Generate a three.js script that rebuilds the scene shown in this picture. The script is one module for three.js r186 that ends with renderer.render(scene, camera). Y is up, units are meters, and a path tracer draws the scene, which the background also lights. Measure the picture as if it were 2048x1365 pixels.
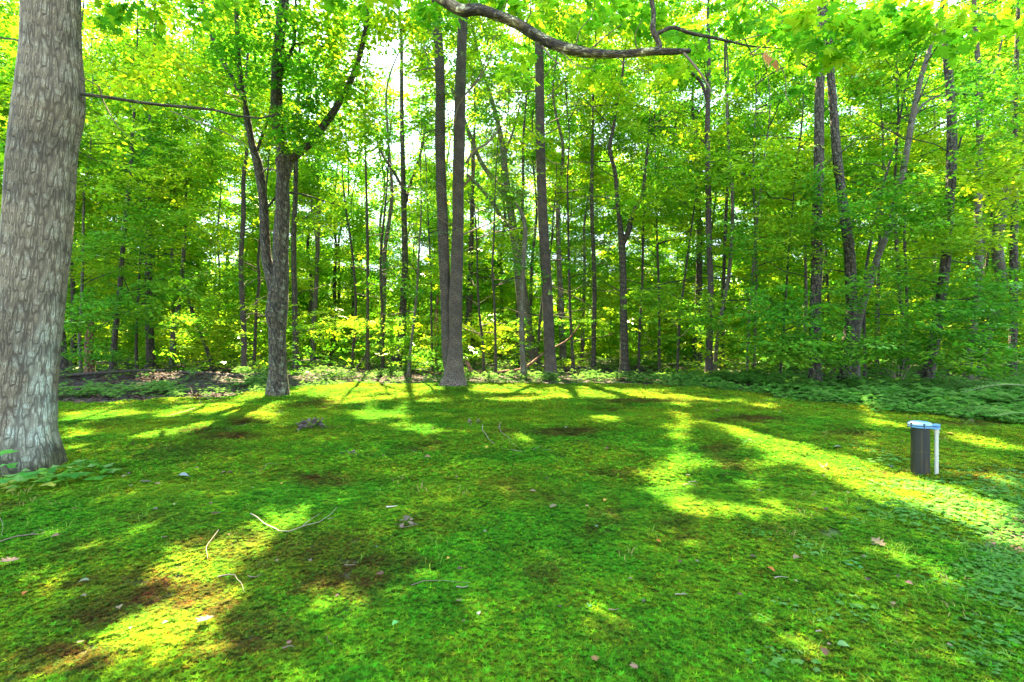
import * as THREE from 'three';
import { mergeGeometries } from 'three/addons/utils/BufferGeometryUtils.js';
import { ImprovedNoise } from 'three/addons/math/ImprovedNoise.js';

// ───────────────────────── camera, sky, sun, exposure ─────────────────────────
const F = 967, EYE = 1.3;                       // focal length in photo pixels (2048 wide), eye height in metres
const scene = new THREE.Scene();
const camera = new THREE.PerspectiveCamera(2 * Math.atan(682.5 / F) * 180 / Math.PI, 2048 / 1365, 0.1, 600);
camera.position.set(0, EYE, 0);
camera.lookAt(0, EYE, -10);

const SUN = (() => {
  const el = 50 * Math.PI / 180, h = new THREE.Vector2(-0.24, -0.97).normalize();
  return new THREE.Vector3(h.x * Math.cos(el), Math.sin(el), h.y * Math.cos(el));
})();
{ // sky: clear summer air, paler towards the horizon and around the sun
  const w = 512, h = 256, d = new Float32Array(w * h * 4), v = new THREE.Vector3();
  for (let j = 0; j < h; j++) for (let i = 0; i < w; i++) {
    const az = ((i + 0.5) / w - 0.5) * 2 * Math.PI, el = ((j + 0.5) / h - 0.5) * Math.PI;
    v.set(Math.cos(el) * Math.cos(az), Math.sin(el), Math.cos(el) * Math.sin(az));
    const t = Math.pow(Math.max(0, v.y), 0.45), c = Math.max(0, v.dot(SUN)), g = 0.5 * Math.pow(c, 6) + 0.9 * Math.pow(c, 40);
    const k = (j * w + i) * 4, S = 0.38;
    d[k] = S * (0.74 * (1 - t) + 0.34 * t + g * 0.9); d[k + 1] = S * (0.80 * (1 - t) + 0.52 * t + g * 0.88); d[k + 2] = S * (0.88 * (1 - t) + 0.78 * t + g * 0.8); d[k + 3] = 1;
  }
  const sky = new THREE.DataTexture(d, w, h, THREE.RGBAFormat, THREE.FloatType);
  sky.mapping = THREE.EquirectangularReflectionMapping; sky.magFilter = THREE.LinearFilter; sky.minFilter = THREE.LinearFilter; sky.needsUpdate = true;
  scene.background = sky; scene.environment = sky;
}
const sun = new THREE.DirectionalLight(new THREE.Color(1.0, 0.81, 0.50), 5);
sun.target.position.set(0, 0, -10); sun.position.copy(SUN).multiplyScalar(80).add(sun.target.position);
sun.castShadow = true; sun.shadow.radius = 0.8; sun.shadow.mapSize.set(4096, 4096);
Object.assign(sun.shadow.camera, { left: -45, right: 45, top: 45, bottom: -45, near: 1, far: 200 });
scene.add(sun, sun.target);
const renderer = new THREE.WebGLRenderer({ antialias: true });
renderer.setSize(1024, 682);
renderer.shadowMap.enabled = true; renderer.shadowMap.type = THREE.PCFSoftShadowMap;
renderer.toneMapping = THREE.LinearToneMapping; renderer.toneMappingExposure = 16.5;

// ───────────────────────── helpers ─────────────────────────
function rng(seed) { return () => { seed |= 0; seed = seed + 0x6D2B79F5 | 0; let t = Math.imul(seed ^ seed >>> 15, 1 | seed); t = t + Math.imul(t ^ t >>> 7, 61 | t) ^ t; return ((t ^ t >>> 14) >>> 0) / 4294967296; }; }
const R = rng(20240611), rr = (a, b) => a + (b - a) * R();
const lerp = (a, b, t) => a + (b - a) * t, clamp = (x, a, b) => Math.min(b, Math.max(a, x));
const sstep = (a, b, x) => { const t = clamp((x - a) / (b - a), 0, 1); return t * t * (3 - 2 * t); };
const PN = new ImprovedNoise(), noise = (x, y, z = 0.37) => PN.noise(x + 100.13, y + 100.71, z + 100.29);
const fbm = (x, y, z = 0.37) => noise(x, y, z) + 0.5 * noise(x * 2.03, y * 2.03, z * 2.03) + 0.25 * noise(x * 4.1, y * 4.1, z * 4.1);
const V = (x, y, z) => new THREE.Vector3(x, y, z);
const piece = (xs, x) => { if (x <= xs[0][0]) return xs[0][1]; for (let i = 1; i < xs.length; i++) if (x <= xs[i][0]) return lerp(xs[i - 1][1], xs[i][1], (x - xs[i - 1][0]) / (xs[i][0] - xs[i - 1][0])); return xs[xs.length - 1][1]; };
const pxOf = (x, z) => 1024 + x / Math.max(0.3, -z) * F, pyOf = (z) => 682.5 + EYE / Math.max(0.3, -z) * F;
const X = (px, D) => (px - 1024) / F * D, Y = (py, D) => EYE - (py - 682.5) / F * D;
const groundAt = (px, py) => { const D = EYE * F / (py - 682.5); return [X(px, D), -D]; };

// terrain
function bank(x, z) { const D = -z; return 0.27 * Math.exp(-(((D - 14.8 - 0.5 * noise(x * 0.5, 3)) / 1.7) ** 2)) * sstep(-6.2, -9.0, x) * (1 + 0.35 * noise(x * 0.9, z * 0.9)); }
function H(x, z) {
  return 0.035 * noise(x / 1.3, z / 1.3) + 0.012 * noise(x / 0.45, z / 0.45, 2) + 0.05 * noise(x / 4.5, z / 4.5, 5) + bank(x, z)
    + sstep(14, 24, -z) * 0.12 * (1 + noise(x / 5, z / 5, 9)) + 0.05 * Math.exp(-((x + 1.66) ** 2 + (z + 13.5) ** 2) / 0.8);
}
const EDGE = [[-900, 9.5], [120, 10.0], [300, 10.3], [450, 10.8], [540, 12.6], [700, 14.6], [880, 14.2], [1000, 14.6], [1200, 14.4], [1380, 13.0], [1500, 11.6], [1600, 10.4], [1700, 9.5], [1800, 8.6], [2048, 7.9], [2900, 7.2]];
const edgeD = (x, z) => piece(EDGE, z < -0.5 ? pxOf(x, z) : 1024) + 0.5 * noise(x * 0.8, z * 0.8, 7) + 0.25 * noise(x * 2.6, z * 2.6, 8);
const inLawn = (x, z) => -z < edgeD(x, z) && Math.abs(x) < 19;

// where the open gaps of the canopy let the sun reach the ground: measured outlines on the ground
const LIT = [
  [[1425, 852], [1500, 858], [1620, 890], [1735, 938], [1860, 968], [1960, 1010], [2060, 1050], [2060, 1125], [1960, 1085], [1830, 1030], [1765, 1005], [1650, 962], [1560, 918], [1480, 885]],
  [[1300, 925], [1385, 920], [1400, 960], [1410, 1000], [1330, 1000], [1290, 965]], [[1395, 925], [1475, 922], [1485, 948], [1420, 950]], [[1430, 960], [1500, 955], [1550, 985], [1500, 995], [1440, 985]],
  [[1275, 1035], [1340, 1015], [1450, 1020], [1560, 1030], [1640, 1055], [1670, 1080], [1600, 1080], [1480, 1060], [1380, 1062]], [[1660, 1025], [1720, 1030], [1735, 1060], [1690, 1065]],
  [[1825, 1155], [1890, 1170], [1960, 1195], [1930, 1208], [1870, 1188]], [[1250, 880], [1290, 882], [1285, 896], [1255, 894]], [[1195, 1020], [1235, 1018], [1235, 1036], [1200, 1038]], [[945, 965], [985, 965], [985, 985], [950, 985]], [[1060, 1035], [1110, 1035], [1110, 1085], [1070, 1085]], [[1310, 985], [1350, 985], [1345, 1005], [1315, 1005]],
  [[250, 1180], [310, 1145], [420, 1115], [510, 1070], [620, 1045], [590, 1085], [520, 1135], [430, 1165], [310, 1195]], [[350, 1215], [430, 1190], [495, 1190], [490, 1225], [400, 1228]], [[40, 1365], [110, 1310], [200, 1275], [290, 1262], [270, 1300], [180, 1340], [120, 1390]], [[370, 1300], [430, 1280], [465, 1300], [440, 1345], [385, 1345]],
  [[195, 1018], [235, 1002], [258, 1005], [225, 1025]], [[590, 1235], [640, 1190], [690, 1180], [675, 1235], [630, 1255]],
  [[118, 830], [200, 822], [285, 830], [200, 846], [118, 848]], [[290, 838], [360, 818], [440, 815], [420, 832], [330, 842]], [[245, 880], [330, 862], [430, 850], [440, 862], [330, 882], [260, 890]], [[430, 838], [470, 815], [530, 812], [535, 838], [480, 845]], [[118, 868], [180, 866], [175, 880], [118, 880]], [[118, 900], [200, 905], [160, 918], [122, 916]], [[215, 888], [270, 884], [255, 894]],
  [[590, 775], [680, 766], [800, 768], [870, 774], [840, 790], [740, 792], [690, 800], [620, 796], [585, 786]], [[430, 795], [525, 785], [530, 800], [470, 806]], [[640, 806], [700, 800], [760, 806], [700, 814]],
  [[945, 775], [1060, 772], [1070, 786], [1000, 792], [950, 786]], [[1080, 788], [1180, 782], [1290, 784], [1370, 796], [1480, 812], [1400, 806], [1250, 799], [1110, 798]], [[985, 804], [1040, 800], [1100, 806], [1070, 814], [1000, 812]], [[1180, 842], [1260, 840], [1250, 852], [1190, 852]], [[1030, 880], [1090, 882], [1110, 900], [1050, 898]],
  [[690, 830], [760, 826], [800, 838], [740, 846]], [[780, 858], [850, 856], [885, 868], [870, 880], [800, 874]], [[1490, 812], [1560, 820], [1545, 828]], [[1750, 848], [1810, 852], [1815, 862], [1765, 858]], [[1900, 872], [1960, 880], [2048, 905], [2000, 905], [1930, 892]], [[1980, 960], [2040, 975], [2040, 995], [1985, 978]],
  [[560, 752], [700, 748], [860, 752], [860, 764], [700, 763], [600, 766]], [[930, 756], [1080, 752], [1240, 756], [1230, 768], [1080, 766], [960, 768]], [[300, 765], [345, 762], [345, 776], [310, 776]], [[415, 765], [480, 760], [500, 775], [430, 778]], [[1290, 756], [1360, 760], [1350, 770]],
];
const ell = (cx, cy, rx, ry, px, py) => ((px - cx) / rx) ** 2 + ((py - cy) / ry) ** 2;
const LITBOX = LIT.map((p) => [Math.min(...p.map((q) => q[0])), Math.max(...p.map((q) => q[0])), Math.min(...p.map((q) => q[1])), Math.max(...p.map((q) => q[1]))]);
function inLit(x, z) {
  if (z > -1.2) return false;
  const am = 0.02 * Math.min(6, -z), f = 5 / Math.max(1.6, Math.min(6, -z)), wx = x + am * noise(x * 2.2 * f, z * 2.2 * f, 3) + am * 0.6 * noise(x * 6 * f, z * 6 * f, 4), wz = z + am * noise(x * 2.2 * f, z * 2.2 * f, 6);
  const px = pxOf(wx, wz), py = pyOf(wz), sc = Math.max(0.5, Math.min(1.6, -z / 6)), fleck = noise(x * 3.4 / sc, z * 2.6 / sc, 11) + 0.5 * noise(x * 8 / sc, z * 7 / sc, 12);
  if (fleck > 0.50 - 0.20 * sstep(1.5, 0.2, ell(1300, 980, 420, 130, px, py)) - 0.16 * sstep(1.4, 0.2, ell(750, 815, 700, 45, px, py)) - 0.10 * sstep(1.4, 0.2, ell(330, 1150, 330, 180, px, py))) return true;
  for (let k = 0; k < LIT.length; k++) {
    const b = LITBOX[k]; if (px < b[0] || px > b[1] || py < b[2] || py > b[3]) continue;
    if (k < 12 && (k ? noise(x * 4.2, z * 3.2, 31) + 0.6 * noise(x * 9, z * 8, 32) < 0.08 : fleck < -0.42)) continue;
    const p = LIT[k]; let inside = false;
    for (let i = 0, j = p.length - 1; i < p.length; j = i++) if ((p[i][1] > py) !== (p[j][1] > py) && px < (p[j][0] - p[i][0]) * (py - p[i][1]) / (p[j][1] - p[i][1]) + p[i][0]) inside = !inside;
    if (inside) return true;
  }
  return false;
}
const onGround = (p) => [p.x - SUN.x * p.y / SUN.y, p.z - SUN.z * p.y / SUN.y];
function opensGap(p, r) { const [x, z] = onGround(p); if (inLit(x, z)) return true; for (let i = 0; i < 8; i++) { const a = i * Math.PI / 4; if (inLit(x + r * Math.cos(a), z + r * Math.sin(a))) return true; } return false; }

// naming and tagging
const used = {};
function numbered(name) { const n = used[name] = (used[name] ?? -1) + 1; return n ? `${name}_${String(n).padStart(3, '0')}` : name; }
function tag(o, label, category, group, kind) { if (label) o.userData.label = label; if (category) o.userData.category = category; if (group) o.userData.group = group; if (kind) o.userData.kind = kind; return o; }
function thing(name, label, category, pos, group) { const g = new THREE.Group(); g.name = numbered(name); g.position.copy(pos); scene.add(g); return tag(g, label, category, group); }
function part(name, geo, mat, parent, kind) { const m = new THREE.Mesh(geo, mat); m.name = name; parent.add(m); if (kind) m.userData.kind = kind; return m; }

// triangles with colours, collected and turned into one geometry
class Tris {
  constructor() { this.p = []; this.c = []; }
  tri(a, b, c, col) { this.p.push(a.x, a.y, a.z, b.x, b.y, b.z, c.x, c.y, c.z); for (let i = 0; i < 3; i++) this.c.push(col[0], col[1], col[2]); }
  geo() { const g = new THREE.BufferGeometry(); g.setAttribute('position', new THREE.Float32BufferAttribute(this.p, 3)); g.setAttribute('color', new THREE.Float32BufferAttribute(this.c, 3)); g.computeVertexNormals(); return g; }
}

// a tapered, slightly uneven round stem through points {x, y, z, r}
function stem(pts, { seg = 10, step = 0.25, rough = 0.06, tile = 0.6, tint = null, cap = true, lumps = [] } = {}) {
  const c = new THREE.CatmullRomCurve3(pts.map((p) => V(p.x, p.y, p.z)), false, 'centripetal');
  const L = c.getLength(), n = Math.max(pts.length, Math.min(260, Math.ceil(L / step)));
  const cum = [0]; for (let i = 1; i < pts.length; i++) cum.push(cum[i - 1] + Math.hypot(pts[i].x - pts[i - 1].x, pts[i].y - pts[i - 1].y, pts[i].z - pts[i - 1].z));
  const rad = (t) => { const s = t * cum[cum.length - 1]; return piece(cum.map((d, i) => [d, pts[i].r]), s); };
  const pos = [], uv = [], col = [], idx = [], rm = pts.reduce((s, p) => s + p.r, 0) / pts.length, nu = Math.max(1, Math.round(2 * Math.PI * rm / tile));
  let N = null; const T = V(), B = V(), sd = pts[0].x * 3.1 + pts[0].z;
  for (let i = 0; i <= n; i++) {
    const t = i / n, p = c.getPointAt(t); c.getTangentAt(t, T);
    if (!N) { N = V(0, 0, 1); if (Math.abs(T.z) > 0.9) N.set(1, 0, 0); }
    N.addScaledVector(T, -N.dot(T)).normalize(); B.crossVectors(T, N);
    const r0 = rad(t);
    for (let j = 0; j <= seg; j++) {
      const a = j / seg * 2 * Math.PI, ca = Math.cos(a), sa = Math.sin(a);
      let r = r0 * (1 + rough * 1.6 * noise(ca * 1.3 + sd, sa * 1.3, t * L / (r0 * 5 + 0.3)) + rough * noise(ca * 3 + sd, sa * 3, t * L * 1.5));
      const q = V(p.x + (N.x * ca + B.x * sa) * r, p.y + (N.y * ca + B.y * sa) * r, p.z + (N.z * ca + B.z * sa) * r);
      for (const l of lumps) { const d2 = (q.x - l[0]) ** 2 + (q.y - l[1]) ** 2 + (q.z - l[2]) ** 2, e = l[4] * Math.exp(-d2 / (l[3] * l[3])); q.x += (N.x * ca + B.x * sa) * e; q.y += (N.y * ca + B.y * sa) * e; q.z += (N.z * ca + B.z * sa) * e; }
      pos.push(q.x, q.y, q.z); uv.push(j / seg * nu, t * L / tile);
      if (tint) col.push(...tint(q, a));
    }
  }
  const w = seg + 1;
  for (let i = 0; i < n; i++) for (let j = 0; j < seg; j++) { const a = i * w + j; idx.push(a, a + 1, a + w, a + 1, a + w + 1, a + w); }
  if (cap) { const e = n * w, p = c.getPointAt(1); pos.push(p.x, p.y, p.z); uv.push(0.5, L / tile); if (tint) col.push(...tint(p, 0)); const k = pos.length / 3 - 1; for (let j = 0; j < seg; j++) idx.push(e + j, e + j + 1, k); }
  const g = new THREE.BufferGeometry(); g.setAttribute('position', new THREE.Float32BufferAttribute(pos, 3)); g.setAttribute('uv', new THREE.Float32BufferAttribute(uv, 2));
  if (tint) g.setAttribute('color', new THREE.Float32BufferAttribute(col, 3));
  g.setIndex(idx); g.computeVertexNormals();
  const nm = g.attributes.normal; // close the seam
  for (let i = 0; i <= n; i++) { const a = i * w, b = a + seg, v = V(nm.getX(a) + nm.getX(b), nm.getY(a) + nm.getY(b), nm.getZ(a) + nm.getZ(b)).normalize(); nm.setXYZ(a, v.x, v.y, v.z); nm.setXYZ(b, v.x, v.y, v.z); }
  return g;
}

// ───────────────────────── textures ─────────────────────────
function lattice(seed) { const r = rng(seed), t = new Float32Array(65536); for (let i = 0; i < 65536; i++) t[i] = r(); return t; }
const LT = lattice(77);
function tn(x, y, px, py, s) { // value noise that repeats after px, py cells
  const x0 = Math.floor(x), y0 = Math.floor(y), fx = x - x0, fy = y - y0, u = fx * fx * (3 - 2 * fx), v = fy * fy * (3 - 2 * fy);
  const at = (i, j) => LT[(((((i % px) + px) % px) * 131 + (((j % py) + py) % py) * 71 + s * 977) & 65535)];
  return lerp(lerp(at(x0, y0), at(x0 + 1, y0), u), lerp(at(x0, y0 + 1), at(x0 + 1, y0 + 1), u), v);
}
function barkTexture(w, h, o) { // plates of bark between dark cracks, longer than wide; lichen in flecks
  const col = new Uint8Array(w * h * 4), bmp = new Uint8Array(w * h * 4), enc = (x) => Math.round(255 * clamp(x <= 0.0031308 ? 12.92 * x : 1.055 * Math.pow(x, 1 / 2.4) - 0.055, 0, 1));
  const hash = (i, j, s) => LT[(((((i % o.fx) + o.fx) % o.fx) * 131 + (((j % o.fy) + o.fy) % o.fy) * 617 + s * 7919) & 65535)];
  for (let j = 0; j < h; j++) for (let i = 0; i < w; i++) {
    const u = i / w, v = j / h;
    const wx = o.warp * (tn(u * 6, v * o.fy, 6, o.fy, 1) - 0.5) + o.warp * 0.5 * (tn(u * 24, v * o.fy * 3, 24, o.fy * 3, 2) - 0.5);
    const x = u * o.fx + wx, y = v * o.fy + 0.5 * wx, x0 = Math.floor(x), y0 = Math.floor(y);
    let d1 = 9, d2 = 9, id = 0;
    for (let a = -1; a <= 1; a++) for (let b = -1; b <= 1; b++) { const cx = x0 + a + 0.15 + 0.7 * hash(x0 + a, y0 + b, 1), cy = y0 + b + 0.1 + 0.8 * hash(x0 + a, y0 + b, 2), d = Math.hypot(x - cx, (y - cy) * o.long); if (d < d1) { d2 = d1; d1 = d; id = hash(x0 + a, y0 + b, 3); } else if (d < d2) d2 = d; }
    const c = tn(u * o.fx * 4, v * o.fy * 6, o.fx * 4, o.fy * 6, 5), f = tn(u * w / 2, v * h / 4, w / 2, h / 4, 6), 
      rg = (p, q, s, t) => sstep(0.02, t, Math.abs(2 * tn(u * p + wx * 0.7, v * q + wx * 0.2, p, q, s) - 1)), e = o.ridge ? Math.min(rg(o.fx, o.fy, 11, 0.5), 0.35 + 0.65 * rg(Math.round(o.fx * 1.8), o.fy * 2, 12, 0.6)) * (0.75 + 0.25 * rg(Math.round(o.fx / 2), o.fy * 4, 13, 0.35)) : sstep(0, o.crack * (0.5 + c), d2 - d1);
    const k = clamp(e * (0.55 + 0.25 * c + 0.25 * id + 0.2 * (f - 0.5)), 0, 1), big = tn(u * 3, v * 4, 3, 4, 7), lich = sstep(0.56, 0.72, tn(u * 7, v * 9, 7, 9, 8) * 0.6 + c * 0.4) * o.lichen;
    for (let q = 0; q < 3; q++) {
      let z = lerp(o.dark[q], o.light[q], clamp(k * 1.2, 0, 1)) * (0.75 + 0.5 * big) * (0.9 + 0.2 * f);
      z = lerp(z, o.lich[q] * (0.7 + 0.6 * c), lich * clamp(k * 1.3, 0, 1));
      col[(j * w + i) * 4 + q] = enc(z); bmp[(j * w + i) * 4 + q] = Math.round(255 * k);
    }
    col[(j * w + i) * 4 + 3] = bmp[(j * w + i) * 4 + 3] = 255;
  }
  const mk = (d, srgb) => { const t = new THREE.DataTexture(d, w, h); t.wrapS = t.wrapT = THREE.RepeatWrapping; t.magFilter = THREE.LinearFilter; t.minFilter = THREE.LinearMipmapLinearFilter; t.generateMipmaps = true; if (srgb) t.colorSpace = THREE.SRGBColorSpace; t.needsUpdate = true; return t; };
  return { map: mk(col, true), bumpMap: mk(bmp, false) };
}
const barkMat = (w, h, o, bump, vc = false) => new THREE.MeshStandardMaterial({ ...barkTexture(w, h, o), bumpScale: bump, roughness: 0.95, vertexColors: vc });
const M = {
  oak: barkMat(512, 1024, { ridge: 1, fx: 28, fy: 5, long: 0.75, crack: 0.4, warp: 0.9, dark: [0.055, 0.044, 0.030], light: [0.19, 0.160, 0.110], lich: [0.29, 0.31, 0.25], lichen: 0.35 }, 0.016, true),
  maple: barkMat(256, 512, { ridge: 1, fx: 14, fy: 5, long: 0.5, crack: 0.5, warp: 1.3, dark: [0.014, 0.011, 0.007], light: [0.12, 0.098, 0.062], lich: [0.22, 0.24, 0.17], lichen: 0.7 }, 0.025, true),
  pine: barkMat(256, 512, { fx: 22, fy: 12, long: 0.6, crack: 0.4, warp: 0.9, dark: [0.030, 0.022, 0.018], light: [0.14, 0.105, 0.082], lich: [0.21, 0.22, 0.20], lichen: 0.3 }, 0.015, true),
  smooth: barkMat(256, 512, { fx: 8, fy: 8, long: 1.1, crack: 0.25, warp: 1.2, dark: [0.055, 0.044, 0.028], light: [0.115, 0.097, 0.065], lich: [0.22, 0.24, 0.17], lichen: 0.8 }, 0.005),
  thin: barkMat(256, 256, { fx: 10, fy: 4, long: 0.9, crack: 0.4, warp: 0.8, dark: [0.018, 0.014, 0.009], light: [0.075, 0.060, 0.038], lich: [0.15, 0.16, 0.10], lichen: 0.6 }, 0.008),
  limb: barkMat(256, 512, { ridge: 1, fx: 10, fy: 4, long: 0.4, crack: 0.35, warp: 1.4, dark: [0.018, 0.013, 0.008], light: [0.085, 0.064, 0.036], lich: [0.34, 0.33, 0.20], lichen: 0.5 }, 0.015, true),
  deadwood: barkMat(128, 256, { fx: 10, fy: 2, long: 0.7, crack: 0.4, warp: 0.8, dark: [0.06, 0.025, 0.012], light: [0.24, 0.12, 0.06], lich: [0.3, 0.3, 0.2], lichen: 0.2 }, 0.008),
  twig: new THREE.MeshStandardMaterial({ color: new THREE.Color().setRGB(0.13, 0.09, 0.055), roughness: 0.9 }),
  paletwig: new THREE.MeshStandardMaterial({ color: new THREE.Color().setRGB(0.24, 0.19, 0.13), roughness: 0.9 }),
};
const leafMat = (tr) => new THREE.MeshPhysicalMaterial({ color: 0xffffff, vertexColors: true, roughness: 1, transmission: tr, thickness: 0, side: THREE.DoubleSide, specularIntensity: 0.08 });
for (const k of ['maple', 'pine', 'smooth', 'thin']) M[k].color.setRGB(0.74, 0.72, 0.70);
M.leaf = leafMat(0.6);
M.gloss = new THREE.MeshPhysicalMaterial({ color: 0xffffff, vertexColors: true, roughness: 0.42, side: THREE.DoubleSide, specularIntensity: 1 });
M.needle = leafMat(0.25);
M.moss = leafMat(0.35);
M.dry = new THREE.MeshStandardMaterial({ color: 0xffffff, vertexColors: true, roughness: 0.85, side: THREE.DoubleSide });

// ───────────────────────── ground and lawn ─────────────────────────
const RUST = [[300, 1215, 250, 60, .95], [560, 1120, 200, 40, .7], [120, 1330, 150, 40, .8], [480, 1300, 130, 45, .8], [380, 905, 120, 14, .6], [450, 880, 75, 12, 1], [495, 850, 50, 8, .8], [705, 1165, 150, 55, .9], [1128, 869, 70, 12, 1.1], [1500, 844, 75, 9, 1], [1290, 806, 110, 7, .8], [640, 968, 75, 16, .9], [330, 1062, 90, 20, .6], [200, 1245, 150, 35, .8], [430, 1255, 110, 40, .8], [1440, 902, 40, 14, .8], [1700, 872, 60, 12, .7], [1950, 850, 80, 8, .9], [1105, 1165, 60, 30, .6], [1340, 1052, 60, 20, .5], [1000, 975, 50, 14, .5], [1215, 1290, 80, 35, .5], [640, 812, 60, 7, .8], [150, 1120, 90, 25, .5], [300, 925, 60, 10, .5], [1560, 1080, 80, 18, .4], [1640, 1320, 70, 30, .6], [850, 1060, 60, 20, .4], [1090, 1000, 90, 14, .5]];
function rust(x, z) {
  const px = pxOf(x, z), py = pyOf(z); let s = 0;
  if (z < -1.3) for (const e of RUST) s = Math.max(s, e[4] * sstep(1.7, 0.1, ell(e[0], e[1], e[2], e[3], px, py) + 1.0 * fbm(x * 3, z * 3, 2)));
  return clamp(Math.max(s, 0.75 * sstep(0.42, 0.75, fbm(x * 0.9, z * 0.9, 4) + 0.25 * noise(x * 5, z * 5))), 0, 1);
}
const GREEN = [0.066, 0.235, 0.006], LIME = [0.205, 0.305, 0.008], BROWN = [0.075, 0.034, 0.008];
function mossColor(x, z) {
  const y = clamp(0.30 + 0.7 * fbm(x * 0.8, z * 0.8, 1) + 0.3 * noise(x * 4, z * 4, 3) + sstep(5, 12, -z) * 0.25 + sstep(1.5, 4, x) * 0.2, 0, 1), r = rust(x, z), k = 0.85 + 0.3 * noise(x * 7, z * 7, 9);
  return [0, 1, 2].map((i) => lerp(lerp(GREEN[i], LIME[i], y), BROWN[i], clamp(r * (0.8 + 0.6 * noise(x * 9, z * 9, 2)), 0, 1)) * k);
}
{
  const axis = (lim, fine, d) => { const a = [0]; let s = d; while (a[a.length - 1] < lim) { if (a[a.length - 1] > fine) s *= 1.25; a.push(a[a.length - 1] + s); } return a; };
  const px = axis(260, 24, 0.5), xs = [...px.slice(1).map((v) => -v).reverse(), ...px], nz = axis(260, 26, 0.4), pz = axis(120, 8, 0.8), zs = [...nz.slice(1).map((v) => -v).reverse(), ...pz];
  const pos = [], col = [], idx = [], uv = [];
  for (const z of zs) for (const x of xs) {
    pos.push(x, H(x, z) - (inLawn(x, z) ? 0.03 : 0), z); uv.push(x, z);
    const n = 0.5 + 0.5 * fbm(x * 0.7, z * 0.7, 3), far = sstep(16, 30, -z);
    const a = [0.034 + 0.022 * n, 0.020 + 0.013 * n, 0.010 + 0.006 * n], g = [0.05, 0.10, 0.012];
    const m = clamp(far * 0.5 + sstep(0.1, 0.5, fbm(x * 0.5, z * 0.5, 8)) * 0.5, 0, 0.8);
    col.push(...a.map((v, i) => lerp(v, g[i], m)));
  }
  for (let j = 0; j < zs.length - 1; j++) for (let i = 0; i < xs.length - 1; i++) { const a = j * xs.length + i, b = a + xs.length; idx.push(a, b, a + 1, a + 1, b, b + 1); }
  const g = new THREE.BufferGeometry(); g.setAttribute('position', new THREE.Float32BufferAttribute(pos, 3)); g.setAttribute('uv', new THREE.Float32BufferAttribute(uv, 2)); g.setAttribute('color', new THREE.Float32BufferAttribute(col, 3)); g.setIndex(idx); g.computeVertexNormals();
  const w = 256, d = new Uint8Array(w * w * 4); for (let j = 0; j < w; j++) for (let i = 0; i < w; i++) { const v = 255 * (0.45 + 0.35 * tn(i / 8, j / 8, 32, 32, 3) + 0.3 * tn(i / 3, j / 3, 85, 85, 4) - 0.05); d.set([v, v * 0.97, v * 0.92, 255], (j * w + i) * 4); }
  const t = new THREE.DataTexture(d, w, w); t.wrapS = t.wrapT = THREE.RepeatWrapping; t.magFilter = THREE.LinearFilter; t.colorSpace = THREE.SRGBColorSpace; t.repeat.set(0.9, 0.9); t.needsUpdate = true;
  const ground = new THREE.Mesh(g, new THREE.MeshStandardMaterial({ vertexColors: true, map: t, bumpMap: t, bumpScale: 0.03, roughness: 1 }));
  ground.name = 'forest_floor'; tag(ground, 'brown leaf strewn forest floor running back under the trees', 'forest floor', null, 'structure'); scene.add(ground);

  const st = 0.13, x0 = -19, z0 = -16, nx = Math.round(38 / st), nzz = Math.round(23 / st), P = [], C = [], I = [], id = new Map();
  const vert = (i, j) => { const k = i * 10000 + j; if (!id.has(k)) { const x = x0 + i * st, z = z0 + j * st; id.set(k, P.length / 3); P.push(x, H(x, z), z); C.push(...mossColor(x, z).map((v, i) => v * [0.45, 0.35, 0.45][i] + [0.012, 0.008, 0.003][i])); } return id.get(k); };
  for (let j = 0; j < nzz; j++) for (let i = 0; i < nx; i++) if (inLawn(x0 + (i + 0.5) * st, z0 + (j + 0.5) * st)) { const a = vert(i, j), b = vert(i + 1, j), c = vert(i, j + 1), e = vert(i + 1, j + 1); I.push(a, c, b, b, c, e); }
  const lg = new THREE.BufferGeometry(); lg.setAttribute('position', new THREE.Float32BufferAttribute(P, 3)); lg.setAttribute('color', new THREE.Float32BufferAttribute(C, 3)); lg.setIndex(I); lg.computeVertexNormals();
  const lawn = new THREE.Mesh(lg, new THREE.MeshStandardMaterial({ vertexColors: true, roughness: 1 }));
  lawn.name = 'lawn'; tag(lawn, 'mossy green lawn with rusty patches in front of the woods', 'lawn', null, 'structure'); scene.add(lawn);
}

// ───────────────────────── instanced greenery helpers ─────────────────────────
const _m = new THREE.Matrix4(), _q = new THREE.Quaternion(), _e = new THREE.Euler(), _s = V(), _p = V(), _c = new THREE.Color();
function copies(name, geo, mat, list, parent, origin = V(0, 0, 0)) {
  const im = new THREE.InstancedMesh(geo, mat, list.length); im.name = name; im.userData.kind = 'stuff';
  list.forEach((s, i) => { im.setMatrixAt(i, _m.compose(_p.copy(s.p).sub(origin), _q.setFromEuler(_e.set(s.rx, s.ry, s.rz, 'YXZ')), _s.setScalar(s.s))); im.setColorAt(i, _c.setRGB(s.c[0], s.c[1], s.c[2])); });
  parent.add(im); return im;
}
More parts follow.
